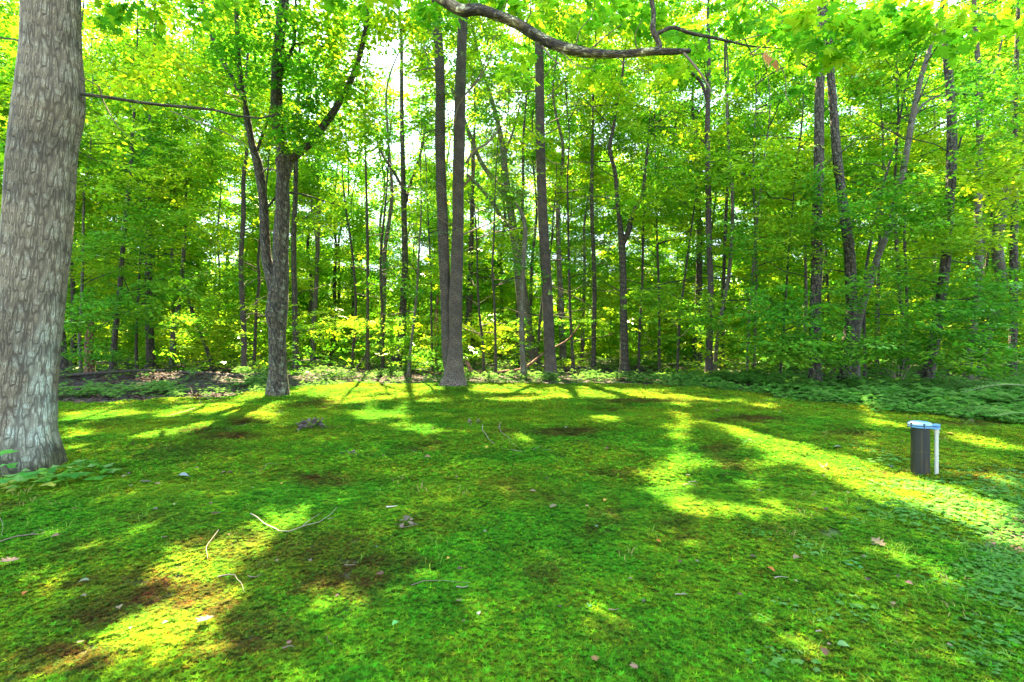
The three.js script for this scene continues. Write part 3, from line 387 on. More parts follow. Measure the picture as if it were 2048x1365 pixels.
// everything else at the edge of the woods, read off one by one: [name, label, depth, bark, trunk, options]
const T1 = [
  ['slender_tree', 'slim pale crooked trunk with a broken top, between the twin pine and the single pine', 16.5, 'smooth', [[1047, 735, 12], [1044, 690, 11], [1044, 600, 10], [1047, 520, 10], [1050, 450, 9], [1040, 420, 7], [1030, 405, 4]], { broken: 1 }],
  ['forest_tree', 'thick dark forking tree just behind the slim pale trunk at the centre', 20.5, 'smooth', [[1064, 722, 30], [1055, 680, 28], [1045, 600, 23], [1036, 520, 19], [1028, 466, 18], [1017, 393, 14], [1010, 342, 13], [1005, 290, 11], [994, 239, 9], [981, 191, 8], [965, 140, 6], [950, 80, 5]], { top: 16, limbs: [lb([[1015, 400, 10], [988, 362, 9], [964, 328, 9], [945, 285, 8], [925, 230, 7], [900, 170, 6]]), lb([[1026, 460, 9], [1005, 440, 9], [985, 405, 8], [960, 375, 7], [935, 350, 6]]), lb([[1008, 320, 5], [1020, 280, 5], [1030, 250, 4], [1040, 210, 3]])] }],
  ['forest_tree', 'dark trunk leaning against the left side of the thick forking tree at the centre', 21.5, 'thin', [[1034, 725, 9], [1036, 650, 9], [1037, 577, 8], [1042, 480, 7], [1046, 380, 6]], {}],
  ['forest_tree', 'dark tree with a flared base, left of the twin pine across the pale gap', 23, 'thin', [[797, 722, 20], [803, 679, 16], [807, 590, 14], [810, 520, 13], [808, 430, 11], [806, 342, 10], [803, 205, 8], [802, 60, 6]], { top: 20, flare: 1.8, limbs: [lb([[808, 420, 7], [820, 370, 6], [838, 320, 5], [852, 250, 4]]), lb([[807, 380, 6], [785, 340, 6], [765, 310, 5], [752, 275, 4]])] }],
  ['forest_tree', 'straight dark trunk showing just right of the twin pine', 25, 'thin', [[936, 728, 14], [937, 650, 13], [940, 577, 11], [943, 480, 9], [945, 380, 8]], {}],
  ['forest_tree', 'tree splitting into a narrow Y high up, right of the single pine', 17.5, 'thin', [[1249, 722, 18], [1248, 660, 16], [1247, 611, 14], [1246, 540, 14], [1244, 490, 15], [1240, 444, 10], [1236, 420, 9], [1230, 342, 8], [1219, 297, 8], [1227, 256, 7], [1234, 205, 6], [1245, 150, 5]], { top: 15, limbs: [lb([[1245, 492, 11], [1258, 460, 11], [1262, 440, 10], [1272, 415, 9], [1283, 396, 8], [1290, 350, 6]], { nm: 'limb', on: 1 })] }],
  ['forest_tree', 'straight slim trunk rising from the shrubs below the tip of the overhanging limb', 16, 'pine', [[1418, 722, 15], [1420, 650, 13], [1421, 577, 12], [1418, 466, 12], [1417, 380, 12], [1415, 308, 11], [1416, 205, 10], [1418, 120, 8], [1417, 20, 6]], { top: 16, limbs: [lb([[1414, 200, 6], [1405, 170, 6], [1389, 150, 6], [1370, 138, 5], [1350, 128, 3]]), lb([[1413, 290, 3], [1390, 265, 3], [1365, 245, 2]])] }],
  ['slender_tree', 'thin sapling leaning right, touching the foot of the straight slim trunk', 16.4, 'smooth', [[1430, 730, 8], [1440, 640, 8], [1457, 560, 8], [1465, 457, 7], [1464, 380, 7], [1460, 325, 6], [1455, 230, 5], [1457, 150, 4]], { top: 13 }],
  ['forest_tree', 'brown trunk half hidden behind the straight slim trunk, to its left', 24, 'maple', [[1394, 725, 17], [1396, 631, 15], [1398, 560, 13], [1399, 474, 12], [1395, 380, 10], [1390, 280, 8]], {}],
  ['forest_tree', 'ivy clad straight trunk, left one of the crossing pair at right', 13.8, 'maple', [[1630, 735, 24], [1632, 611, 23], [1633, 542, 22], [1636, 440, 22], [1638, 370, 21], [1638, 308, 21], [1640, 205, 20], [1643, 103, 17], [1642, 0, 14]], { top: 19, ivy: 1, limbs: [lb([[1632, 150, 4], [1615, 135, 4], [1590, 118, 3]])] }],
  ['forest_tree', 'lichen spotted trunk leaning left as it rises, right one of the crossing pair', 14.1, 'maple', [[1690, 735, 26], [1704, 611, 25], [1703, 560, 24], [1698, 500, 23], [1690, 440, 22], [1683, 380, 20], [1673, 308, 20], [1668, 240, 18], [1662, 150, 16], [1659, 100, 14], [1650, 0, 10]], { top: 18, bright: 1 }],
  ['forest_tree', 'long stem leaning right out of the dark shrubs behind the crossing pair', 14.6, 'smooth', [[1712, 700, 17], [1720, 631, 17], [1741, 560, 16], [1762, 501, 15], [1779, 460, 14], [1790, 410, 15], [1806, 342, 15], [1815, 290, 14], [1823, 246, 14], [1840, 171, 13], [1856, 115, 11], [1875, 50, 9]], { top: 14, limbs: [lb([[1822, 250, 6], [1840, 215, 6], [1870, 195, 5], [1900, 190, 4], [1960, 188, 4], [2020, 200, 3]]), lb([[1832, 215, 4], [1845, 185, 4], [1860, 150, 3]])] }],
  ['slender_tree', 'thin reddish stem leaning right between the crossing pair and the long leaning stem', 15.3, 'pine', [[1730, 560, 6], [1748, 458, 6], [1765, 380, 6], [1780, 330, 6], [1792, 290, 5], [1800, 240, 4], [1820, 140, 4]], { top: 11, limbs: [lb([[1798, 260, 4], [1797, 210, 4], [1793, 150, 3], [1795, 110, 2]])] }],
  ['forest_tree', 'stout dark tree with bare curving base, rising through leaves near the right edge', 12.9, 'maple', [[1856, 758, 28], [1862, 720, 27], [1874, 662, 24], [1885, 577, 23], [1893, 500, 22], [1897, 444, 21], [1902, 370, 22], [1904, 308, 23], [1905, 240, 22], [1902, 190, 20], [1895, 120, 18], [1891, 60, 15], [1889, 0, 14]], { top: 17, limbs: [lb([[1896, 190, 6], [1930, 188, 6], [1975, 195, 5], [2030, 205, 5]]), lb([[1910, 330, 5], [1925, 270, 5], [1945, 220, 4], [1960, 170, 3]])] }],
  ['forest_tree', 'pale upright trunk right of the stout dark tree near the right edge', 15.2, 'smooth', [[1938, 745, 18], [1950, 640, 17], [1959, 560, 17], [1957, 457, 17], [1958, 400, 17], [1960, 308, 16], [1960, 205, 15], [1957, 120, 12], [1950, 30, 10]], { top: 17, bright: 1, limbs: [lb([[1962, 240, 7], [1975, 190, 6], [1990, 140, 5], [2005, 80, 4]])] }],
  ['forest_tree', 'knobbly upright trunk closest to the right edge', 16.8, 'maple', [[2026, 725, 19], [2028, 645, 18], [2028, 540, 18], [2030, 474, 17], [2030, 380, 16], [2032, 250, 13], [2034, 80, 10]], { top: 17 }],
  ['forest_tree', 'thick lichen grey trunk slanting steeply out of the right edge', 18, 'smooth', [[1950, 735, 26], [1984, 638, 25], [2004, 577, 24], [1995, 500, 25], [2000, 444, 26], [2022, 370, 26], [2045, 308, 25], [2075, 220, 20]], { top: 13, bright: 1 }],
  ['slender_tree', 'left of two slim grey stems beside the long leaning stem', 17, 'thin', [[1806, 740, 9], [1806, 640, 8], [1803, 611, 8], [1797, 540, 8], [1792, 474, 7], [1790, 380, 6], [1796, 270, 5]], { top: 13 }],
  ['slender_tree', 'right of two slim grey stems beside the long leaning stem', 17.6, 'thin', [[1814, 740, 8], [1815, 640, 7], [1813, 560, 7], [1810, 474, 6], [1812, 360, 5]], { top: 12 }],
  ['forest_tree', 'dark bare stem with side branches left of the brush bank, right of the oak', 15.6, 'thin', [[224, 738, 13], [228, 680, 12], [236, 611, 11], [240, 553, 11], [247, 484, 10], [251, 440, 10], [256, 390, 10], [261, 342, 9], [265, 273, 7], [268, 180, 5]], { top: 12, limbs: [lb([[244, 540, 3], [215, 548, 3], [185, 560, 2.5], [160, 575, 1.5]]), lb([[246, 555, 3], [262, 590, 2.5], [280, 610, 2]]), lb([[231, 630, 3.5], [205, 650, 3], [180, 668, 2]]), lb([[252, 420, 3], [285, 400, 2.5], [320, 395, 2]])] }],
  ['forest_tree', 'broad dark trunk rising straight behind the brush bank', 18.5, 'thin', [[303, 728, 22], [300, 680, 18], [297, 611, 16], [297, 540, 15], [297, 491, 14], [298, 400, 13], [300, 280, 11], [305, 130, 8]], { top: 18, flare: 1.6 }],
  ['forest_tree', 'grey stem meeting a slanting one in an upside down V behind the bank', 20, 'smooth', [[344, 730, 11], [348, 680, 10], [355, 618, 10], [362, 562, 9], [368, 480, 8], [372, 380, 6]], { top: 14 }],
  ['slender_tree', 'thin stem slanting down right, other leg of the upside down V', 19.2, 'thin', [[427, 735, 9], [413, 700, 8], [393, 652, 7], [378, 605, 7], [369, 570, 6], [362, 530, 4]], { broken: 1 }],
  ['forest_tree', 'straight brown trunk first to the left of the forked maple', 16.8, 'pine', [[489, 728, 12], [487, 660, 11], [485, 611, 11], [482, 540, 10], [482, 498, 10], [486, 440, 10], [487, 359, 9], [492, 297, 8], [490, 200, 6], [496, 80, 5]], { top: 16 }],
  ['slender_tree', 'wavy thin stem squeezed between the straight brown trunk and the forked maple', 18.5, 'thin', [[508, 722, 7], [510, 670, 7], [513, 611, 7], [518, 560, 6], [516, 520, 6], [524, 440, 5]], { top: 11 }],
  ['forest_tree', 'straight grey trunk first to the right of the forked maple', 18.5, 'maple', [[591, 725, 13], [590, 660, 12], [590, 611, 12], [588, 540, 11], [588, 457, 11], [590, 400, 10], [593, 325, 9], [596, 200, 7], [600, 60, 5]], { top: 18 }],
  ['slender_tree', 'slim mossy trunk second to the right of the forked maple', 23, 'smooth', [[625, 715, 10], [628, 650, 9], [632, 577, 9], [635, 500, 8], [637, 430, 7], [634, 320, 6]], { top: 16 }],
  ['slender_tree', 'very thin bent stem in front of the broad dark trunk behind the bank', 17.6, 'thin', [[273, 735, 6], [272, 680, 6], [275, 600, 5], [281, 508, 5], [286, 430, 4]], { top: 10 }],
  ['forest_tree', 'flared dark tree foot peeping out right behind the big oak', 15.2, 'maple', [[126, 728, 26], [122, 690, 22], [118, 640, 20], [112, 500, 18], [108, 300, 15]], { top: 18, flare: 1.9 }],
  ['dead_snag', 'broken snag with glowing orange bare wood right of the big oak', 17.4, 'deadwood', [[178, 725, 20], [176, 700, 19], [180, 670, 18], [181, 650, 14], [184, 636, 5]], { broken: 1, cat: 'snag' }],
  ['slender_tree', 'thin pale stem beside the orange snag', 17, 'smooth', [[160, 735, 8], [159, 680, 8], [163, 600, 7], [166, 480, 6], [170, 380, 5]], { top: 12 }],
  ['slender_tree', 'straight thin stem left of the dark flared tree, first of a row of poles', 19, 'thin', [[735, 735, 7], [735, 640, 6], [735, 508, 6], [733, 420, 5], [731, 300, 4]], { top: 13 }],
  ['slender_tree', 'thin stem with a kink, second of the row of poles left of the twin pine', 19.6, 'thin', [[765, 735, 6], [765, 650, 6], [761, 560, 5], [762, 500, 5], [770, 420, 4]], { top: 12 }],
  ['slender_tree', 'wavy thin sapling farthest left in the row of poles', 20, 'thin', [[704, 735, 6], [707, 690, 6], [712, 620, 5], [708, 540, 5], [700, 470, 4]], { top: 11 }],
  ['slender_tree', 'thin bowed pole in front of the dark flared tree, nearest the twin pine', 17.4, 'smooth', [[817, 742, 6], [822, 690, 5], [828, 640, 5], [834, 577, 5], [838, 500, 4]], { top: 10 }],
  ['slender_tree', 'hair thin straight pole close to the left side of the twin pine', 19, 'thin', [[865, 730, 4.5], [863, 650, 4], [862, 560, 4], [858, 470, 3.5]], { top: 11 }],
  ['slender_tree', 'pale dead stump of a pole showing low at the left side of the twin pine', 21, 'deadwood', [[873, 722, 10], [873, 660, 9], [874, 610, 7], [876, 590, 3]], { broken: 1 }],
  ['slender_tree', 'thin sapling standing before the fallen log, midway between the two pines', 17, 'thin', [[991, 740, 5], [991, 690, 5], [989, 611, 4.5], [985, 540, 4], [988, 470, 3.5]], { top: 10 }],
  ['slender_tree', 'thin sapling standing before the fallen log, nearer the twin pine', 17.6, 'thin', [[967, 738, 5], [966, 690, 4.5], [960, 640, 4.5], [955, 560, 4]], { top: 9 }],
  ['slender_tree', 'thin curving stem leaning out just left of the single pine foot', 18.4, 'thin', [[1072, 735, 5], [1076, 690, 5], [1080, 640, 5], [1090, 560, 4]], { top: 8 }],
  ['slender_tree', 'thin bowed pole first to the right of the single pine', 18, 'thin', [[1147, 735, 6], [1144, 690, 5.5], [1140, 611, 5], [1138, 525, 5], [1136, 440, 4]], { top: 12 }],
  ['forest_tree', 'straight dark pole second to the right of the single pine', 19, 'thin', [[1187, 728, 10], [1188, 650, 9], [1189, 577, 9], [1187, 500, 8], [1184, 440, 8], [1184, 376, 7], [1186, 250, 5]], { top: 16 }],
  ['slender_tree', 'thin pole just right of the narrow Y tree', 18.4, 'thin', [[1278, 732, 6], [1279, 680, 5.5], [1284, 577, 5], [1287, 460, 5], [1290, 380, 4]], { top: 12 }],
  ['slender_tree', 'thin straight pole second right of the narrow Y tree', 18, 'thin', [[1319, 732, 6], [1318, 640, 5], [1317, 560, 5], [1314, 474, 4.5]], { top: 11 }],
  ['slender_tree', 'thin pole leaning right, left of the straight slim trunk', 17, 'thin', [[1355, 735, 6], [1358, 670, 6], [1361, 628, 5], [1367, 577, 5], [1380, 480, 4], [1392, 390, 3.5]], { top: 10 }],
  ['slender_tree', 'left of a close pair of poles right of the straight slim trunk', 16, 'smooth', [[1495, 732, 6.5], [1499, 650, 6], [1503, 577, 6], [1512, 474, 5], [1520, 380, 4]], { top: 11 }],
  ['slender_tree', 'right of a close pair of poles right of the straight slim trunk', 16.6, 'smooth', [[1509, 725, 6], [1511, 640, 6], [1514, 542, 5.5], [1510, 440, 5]], { top: 11 }],
  ['slender_tree', 'thin dark stem in the shade left of the ivy clad trunk', 15, 'thin', [[1562, 735, 5], [1566, 680, 5], [1572, 600, 4.5], [1580, 480, 4]], { top: 9 }],
];
for (const [name, label, D, bark, pts, o] of T1) tree(name, label, o.cat ?? 'tree', D, M[bark], pts, { ...o, tint: () => o.bright ? [1.1, 1.12, 1.05] : [1, 1, 1] });

// leafy trees whose stems hide behind leaves or stand deep in the wood, seen only as thin verticals
{
  const protos = [0, 1, 2, 3, 4, 5].map((k) => { const p = [{ x: 0, y: -0.3, z: 0, r: 0.17 }, { x: 0, y: 0.1, z: 0, r: 0.15 }]; for (let i = 1; i <= 6; i++) p.push({ x: 0.35 * noise(k * 3.1, i * 0.7) * i * 0.6 + (k - 2.5) * 0.06 * i, y: i * 2.6, z: 0.3 * noise(k, i, 4), r: 0.125 * (1 - i / 7.5) }); return stem(p, { seg: 7, step: 0.7, rough: 0.05 }); });
  const fills = []; let n = 0, guard = 0; const taken = trees.map((t) => [t.base.x, t.base.z]);
  while (n < 120 && guard++ < 4000) {
    const D = Math.sqrt(lerp(19 * 19, 54 * 54, R())), x = rr(-1.08, 1.08) * D, z = -D;
    if (taken.some(([a, b]) => Math.hypot(a - x, b - z) < 1.7)) continue;
    taken.push([x, z]); n++;
    const deep = D > 33, s = rr(0.55, 1.35), t = thing('forest_tree', '', 'tree', V(x, H(x, z), z), deep ? 'trees deep in the wood' : 'slender trees in the middle of the wood'); fills.push([t, deep, pxOf(x, z)]);
    const m = part('trunk', protos[Math.floor(R() * 6)], [M.thin, M.smooth, M.maple2 ?? M.thin][Math.floor(R() * 3)], t); m.scale.set(s, rr(0.8, 1.25), s); m.rotation.y = rr(0, 6.28); t.rotation.z = 0;
    trees.push({ t, D, base: t.position.clone(), leaves: [], kind: 'broad', fill: true, top: 18 });
  }
  const marks = [[70, 'the big oak'], [303, 'the broad dark trunk'], [555, 'the forked maple'], [735, 'the row of poles'], [905, 'the twin pine'], [1095, 'the single pine'], [1247, 'the narrow Y tree'], [1418, 'the straight slim trunk'], [1660, 'the crossing pair'], [1890, 'the stout dark tree'], [2300, 'the right edge']], count = {}, nth = ['first', 'second', 'third', 'fourth', 'fifth', 'sixth', 'seventh', 'eighth', 'ninth', 'tenth', 'eleventh', 'twelfth', 'thirteenth', 'fourteenth', 'fifteenth', 'sixteenth', 'seventeenth', 'eighteenth', 'nineteenth', 'twentieth'];
  fills.sort((a, b) => a[2] - b[2]);
  for (const [t, deep, px] of fills) { const g = marks.findIndex((m) => px < m[0]), k = `${g},${deep}`, i = count[k] = (count[k] ?? -1) + 1; t.userData.label = `${nth[i] ?? 'last'} ${deep ? 'deep forest tree' : 'midwood tree'} from left ` + (g <= 0 ? 'beside the big oak' : `between ${marks[g - 1][1]} and ${marks[g][1]}`); }
}

// ───────────────────────── leaves: every twig belongs to the nearest tree ─────────────────────────
const buckets = new Map();
for (const t of trees) { const k = `${Math.floor(t.base.x / 4)},${Math.floor(t.base.z / 4)}`; (buckets.get(k) ?? buckets.set(k, []).get(k)).push(t); }
function nearest(x, z) {
  let best = null, bd = 1e9; const bx = Math.floor(x / 4), bz = Math.floor(z / 4);
  for (let r = 0; r < 6 && !best; r++) for (let i = -r - 1; i <= r + 1; i++) for (let j = -r - 1; j <= r + 1; j++) for (const t of buckets.get(`${bx + i},${bz + j}`) ?? []) { if (t.kind === 'pine' || t.kind === 'oak' || (t.t.name.startsWith('dead'))) continue; const d = (t.base.x - x) ** 2 + (t.base.z - z) ** 2; if (d < bd) { bd = d; best = t; } }
  return best ?? trees[10];
}
const leafColor = (x, y, z) => { const n = fbm(x * 0.35, y * 0.5, z * 0.35 + 3); let c = mixc(LEAFC, LEAFY, clamp(0.45 + 0.9 * n + rr(-0.35, 0.35), 0, 1)); c = mixc(c, LEAFD, clamp(0.32 - 0.9 * n + rr(-0.3, 0.3), 0, 0.9)); return c; };
const cover = new Map(), CG = 0.24; // how much leaf already hides the sun from each patch of lawn
function addCover(p, a) { const [x, z] = onGround(p); for (let i = -1; i <= 1; i++) for (let j = -1; j <= 1; j++) { const k = `${Math.round(x / CG) + i},${Math.round(z / CG) + j}`; cover.set(k, (cover.get(k) ?? 0) + a * (i || j ? 0.7 : 1.2)); } }
function spray(t, type, p, c, s = 1, flat = 0.35, area = 0.06) {
  if (p.y > 3 && t.D > 14) { const [gx, gz] = onGround(p); if (gz < -15.5 && noise(gx * 0.55, gz * 0.45, 21) + 0.4 * noise(gx * 1.6, gz * 1.4, 22) > 0.14) return false; }
  if (p.y > 2.2 && opensGap(p, (type === 'far' ? 0.36 : type === 'canopy' ? 0.13 : 0.2) * s)) return false;
  t.leaves.push({ type, p, rx: rr(-flat, flat), ry: rr(0, 6.283), rz: rr(-flat, flat), s, c });
  if (p.y > 3) addCover(p, area * s * s / (9 * CG * CG) * 1.3);
  return true;
}
{ // the wood itself
  const N = 2200000;
  for (let i = 0; i < N; i++) {
    const D = Math.sqrt(lerp(14.5 * 14.5, 52 * 52, Math.pow(R(), 1.25))), x = rr(-1.22, 1.22) * D, z = -D + 0;
    const top = 1.3 + 0.74 * D + 1.5, ceil = D > 40 ? 17 : 20 + 0.4 * Math.max(0, D - 24), y = rr(0.3, Math.min(top, ceil));
    let d = 1;
    d *= piece([[0.3, 0.3], [0.9, 0.4], [1.8, 0.6], [3, 1], [10, 0.85], [13, 0.45], [20, 0.4], [32, 0.35]], y);
    d *= piece([[14.5, 0.10], [17, 0.40], [20, 0.85], [30, 1], [52, 0.8]], D);
    if (D < edgeD(x, z) + 1.2) continue;
    const n = fbm(x / 3.0, y / 1.3, z / 3.0), big = noise(x / 7, y / 5, z / 7 + 2);
    d *= sstep(-0.08, 0.40, n + 0.5 * big);
    const ax = x / D, hy = (y - EYE) / D; // an airy opening in the crowns above the path of the lawn
    d *= 1 - 0.12 * sstep(0.24, 0.06, Math.abs(ax + 0.10)) * sstep(0.10, 0.34, hy) ;  d *= 0.72 + 0.5 * sstep(0.2, 0.42, hy);
    if (R() > d) continue;
    const far = D > 31, t = nearest(x, z);
    spray(t, far ? 'far' : 'near', V(x, y, z), leafColor(x, y, z), far ? rr(0.7, 1.4) : rr(0.65, 1.5), 0.35, far ? 0.18 : 0.06);
  }
}
// leafy boughs the photograph shows in front: [x, y, depth, half width, half height (px), half depth (m), sprays, tone, type]
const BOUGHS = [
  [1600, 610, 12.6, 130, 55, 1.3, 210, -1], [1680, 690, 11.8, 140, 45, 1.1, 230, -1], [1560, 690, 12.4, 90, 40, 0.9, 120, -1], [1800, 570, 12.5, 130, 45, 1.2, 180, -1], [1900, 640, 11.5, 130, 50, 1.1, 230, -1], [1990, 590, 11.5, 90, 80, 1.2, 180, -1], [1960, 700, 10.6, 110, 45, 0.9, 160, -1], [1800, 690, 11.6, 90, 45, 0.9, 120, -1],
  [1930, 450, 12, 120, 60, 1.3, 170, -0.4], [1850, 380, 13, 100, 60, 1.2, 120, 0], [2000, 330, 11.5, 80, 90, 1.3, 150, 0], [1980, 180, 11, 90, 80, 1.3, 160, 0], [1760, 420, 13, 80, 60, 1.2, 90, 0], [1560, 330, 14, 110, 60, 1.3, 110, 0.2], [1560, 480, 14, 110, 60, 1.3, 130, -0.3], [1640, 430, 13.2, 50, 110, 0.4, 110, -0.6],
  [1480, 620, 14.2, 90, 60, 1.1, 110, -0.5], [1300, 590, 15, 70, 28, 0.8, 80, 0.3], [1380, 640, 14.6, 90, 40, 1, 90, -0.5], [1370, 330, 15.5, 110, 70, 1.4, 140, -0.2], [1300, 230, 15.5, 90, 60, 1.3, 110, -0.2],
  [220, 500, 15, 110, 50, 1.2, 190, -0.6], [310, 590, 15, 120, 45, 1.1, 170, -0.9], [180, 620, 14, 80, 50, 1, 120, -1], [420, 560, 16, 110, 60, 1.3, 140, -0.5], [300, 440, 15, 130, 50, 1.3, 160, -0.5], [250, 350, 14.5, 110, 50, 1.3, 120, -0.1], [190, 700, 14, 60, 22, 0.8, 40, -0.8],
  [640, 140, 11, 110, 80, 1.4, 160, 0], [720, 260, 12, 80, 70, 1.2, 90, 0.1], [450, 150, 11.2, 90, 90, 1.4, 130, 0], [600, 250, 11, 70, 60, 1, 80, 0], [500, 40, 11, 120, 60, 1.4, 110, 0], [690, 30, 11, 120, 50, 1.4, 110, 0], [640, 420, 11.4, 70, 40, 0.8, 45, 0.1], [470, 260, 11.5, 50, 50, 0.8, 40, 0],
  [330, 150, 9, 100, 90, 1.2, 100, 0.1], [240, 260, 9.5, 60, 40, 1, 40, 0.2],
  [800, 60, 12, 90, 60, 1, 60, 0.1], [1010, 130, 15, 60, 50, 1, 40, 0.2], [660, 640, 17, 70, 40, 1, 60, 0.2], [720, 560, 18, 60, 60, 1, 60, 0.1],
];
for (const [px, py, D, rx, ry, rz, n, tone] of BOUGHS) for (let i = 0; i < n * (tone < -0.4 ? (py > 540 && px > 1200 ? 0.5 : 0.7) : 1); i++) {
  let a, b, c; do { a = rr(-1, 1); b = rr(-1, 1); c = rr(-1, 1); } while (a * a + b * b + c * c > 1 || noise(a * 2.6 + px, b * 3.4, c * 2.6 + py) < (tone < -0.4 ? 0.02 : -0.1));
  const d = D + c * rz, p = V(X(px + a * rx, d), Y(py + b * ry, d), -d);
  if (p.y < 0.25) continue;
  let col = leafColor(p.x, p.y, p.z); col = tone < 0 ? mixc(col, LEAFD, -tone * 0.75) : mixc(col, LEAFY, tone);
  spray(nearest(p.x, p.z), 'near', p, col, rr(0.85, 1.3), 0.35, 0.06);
}
// oak leaves round the low limb and beside the oak trunk
const OAKB = [[950, -5, 4.7, 60, 30, 0.4, 10], [1060, 10, 4.7, 60, 40, 0.4, 14], [1190, 40, 4.7, 60, 35, 0.4, 12], [1170, 140, 4.5, 60, 20, 0.3, 5], [1300, 145, 4.5, 60, 18, 0.3, 6], [1020, -25, 5.4, 90, 35, 0.5, 16], [1150, 25, 5.5, 110, 45, 0.5, 26], [1250, 30, 5.6, 110, 60, 0.5, 38], [1390, 25, 5.3, 100, 55, 0.5, 38], [1500, 40, 4.9, 90, 60, 0.5, 34], [1440, 120, 5.0, 80, 40, 0.4, 16], [1620, 60, 4.1, 100, 55, 0.4, 36], [1760, 50, 4.0, 110, 55, 0.4, 36], [1880, 60, 3.8, 90, 55, 0.4, 26], [1990, 30, 3.8, 90, 45, 0.4, 18], [1700, 110, 4.2, 60, 25, 0.3, 10], [1560, 170, 4.4, 60, 40, 0.3, 9], [300, 40, 5.2, 110, 40, 0.5, 22], [420, 10, 5.0, 100, 40, 0.5, 16], [200, 20, 5.4, 40, 40, 0.4, 9], [740, -10, 4.8, 110, 35, 0.5, 18], [870, 20, 4.9, 60, 30, 0.4, 9], [1050, 130, 4.4, 60, 40, 0.3, 5], [20, 60, 5.6, 30, 80, 0.5, 12], [10, 300, 6, 20, 60, 0.6, 10]];
for (const [px, py, D, rx, ry, rz, n] of OAKB) for (let i = 0; i < n; i++) {
  let a, b, c; do { a = rr(-1, 1); b = rr(-1, 1); c = rr(-1, 1); } while (a * a + b * b + c * c > 1);
  const d = D + c * rz, p = V(X(px + a * rx, d), Y(py + b * ry, d), -d);
  if (R() < 0.8) spray(oak, 'oak', p, mixc(LEAFC, R() < 0.6 ? LEAFY : LEAFD, R() * 0.8), rr(0.5, 0.85), 0.6, 0.05);
}
// needles of the two pines
const PINEB = [[1000, 330, 13.6, 60, 25, 0.8, 45], [1010, 395, 13.8, 50, 30, 0.8, 50], [850, 480, 13.4, 70, 28, 0.9, 55], [940, 160, 13.4, 60, 50, 0.9, 40], [1000, 240, 14, 50, 40, 0.9, 40], [1150, 250, 17, 60, 50, 1, 55], [1150, 420, 17, 60, 30, 1, 55], [1040, 160, 17, 50, 50, 1, 45], [1040, 470, 16.8, 50, 40, 0.9, 50], [1120, 330, 17, 50, 40, 0.9, 45], [840, 260, 13.4, 40, 40, 0.8, 25], [780, 190, 13, 70, 60, 0.9, 40], [1010, 40, 13.5, 60, 40, 0.9, 25], [1120, 60, 17, 60, 50, 1, 40], [1170, 500, 16.5, 60, 30, 0.9, 40], [830, 70, 13.4, 40, 60, 0.8, 25], [620, 20, 12.8, 80, 30, .8, 22]];
for (const [px, py, D, rx, ry, rz, n] of PINEB) for (let i = 0; i < n; i++) {
  const d = D + rr(-1, 1) * rz, p = V(X(px + rr(-1, 1) * rx, d), Y(py + rr(-1, 1) * ry, d), -d);
  spray(px > 1020 ? pineR : twin, 'pine', p, mixc(PINEC, [0.16, 0.26, 0.09], R()), rr(0.9, 1.5), 0.4, 0.02);
}
for (const t of [twin, pineR]) for (let i = 0; i < 260; i++) { const y = rr(14, t.top + 0.5), r = (t.top + 1.5 - y) * 0.28, a = rr(0, 6.283), e = Math.sqrt(R()) * r; spray(t, 'pine', V(t.base.x + Math.cos(a) * e, y, t.base.z + Math.sin(a) * e), PINEC, rr(1.6, 2.4), 0.4, 0.05); }
{ // the closed crowns high overhead: wherever the lawn lies in shade a bough hangs on the way to the sun
  const tall = trees.filter((t) => t.top >= 14 && t.kind !== 'pine' && t.D < 33);
  let added = 0;
  for (let pass = 0; pass < 12; pass++) for (let z = 1.5; z > -17; z -= CG) for (let x = -15; x < 15; x += CG) {
    if (-z < 1 ? Math.abs(x) > 5 : Math.abs(x) > -z * 1.15 + 2.5) continue;
    const gx = x + rr(-0.12, 0.12), gz = z + rr(-0.12, 0.12);
    if (inLit(gx, gz)) continue;
    const k = `${Math.round(gx / CG)},${Math.round(gz / CG)}`, need = 4.6 + 1.6 * noise(gx * 1.2, gz * 1.2, 5) - 1.6 * sstep(8, 14, -gz), have = cover.get(k) ?? 0;
    if (have >= need * (pass + 1) / 12) continue;
    const D0 = Math.max(1, -gz), t0 = (1.3 + 0.74 * D0) / (SUN.y - 0.74 * -SUN.z) , tt = Math.max(8.5, t0) * rr(1.0, 1.25) + rr(0, 2);
    const p = V(gx + SUN.x * tt, SUN.y * tt, gz + SUN.z * tt);
    if (p.y > 25) p.y = 25;
    let o = oak, bd = (oak.base.x - p.x) ** 2 + (oak.base.z - p.z) ** 2;
    for (const c of tall) { const d = (c.base.x - p.x) ** 2 + (c.base.z - p.z) ** 2; if (d < bd) { bd = d; o = c; } }
    if (spray(o, 'canopy', p, mixc(LEAFC, LEAFD, R()), rr(0.9, 1.3), 0.4, 0.085)) added++;
  }
  console.log('canopy sprays', added);
}
// build each tree's crown
let total = 0;
for (const t of trees) {
  const by = {}; for (const l of t.leaves) (by[l.type] ??= []).push(l);
  for (const [type, list] of Object.entries(by)) {
    total += list.length;
    const set = { near: SPRAY, far: FARSPRAY, oak: OAKSPRAY, pine: PINESPRAY, canopy: CANOPY }[type], mat = type === 'pine' ? M.needle : M.leaf;
    const groups = {}; const nv = list.length > 400 ? set.length : 1, off = Math.floor(R() * set.length);
    list.forEach((l, i) => (groups[(i % nv + off) % set.length] ??= []).push(l));
    for (const [v, g] of Object.entries(groups)) { const shiny = type === 'near' ? g.filter((l, i) => i % 16 === 3) : [], rest = shiny.length ? g.filter((l, i) => i % 16 !== 3) : g; copies(type === 'pine' ? 'needles' : 'crown', set[v], mat, rest, t.t, t.base); if (shiny.length) copies('crown', set[v], M.gloss, shiny, t.t, t.base); }
  }
}
console.log('sprays', total);

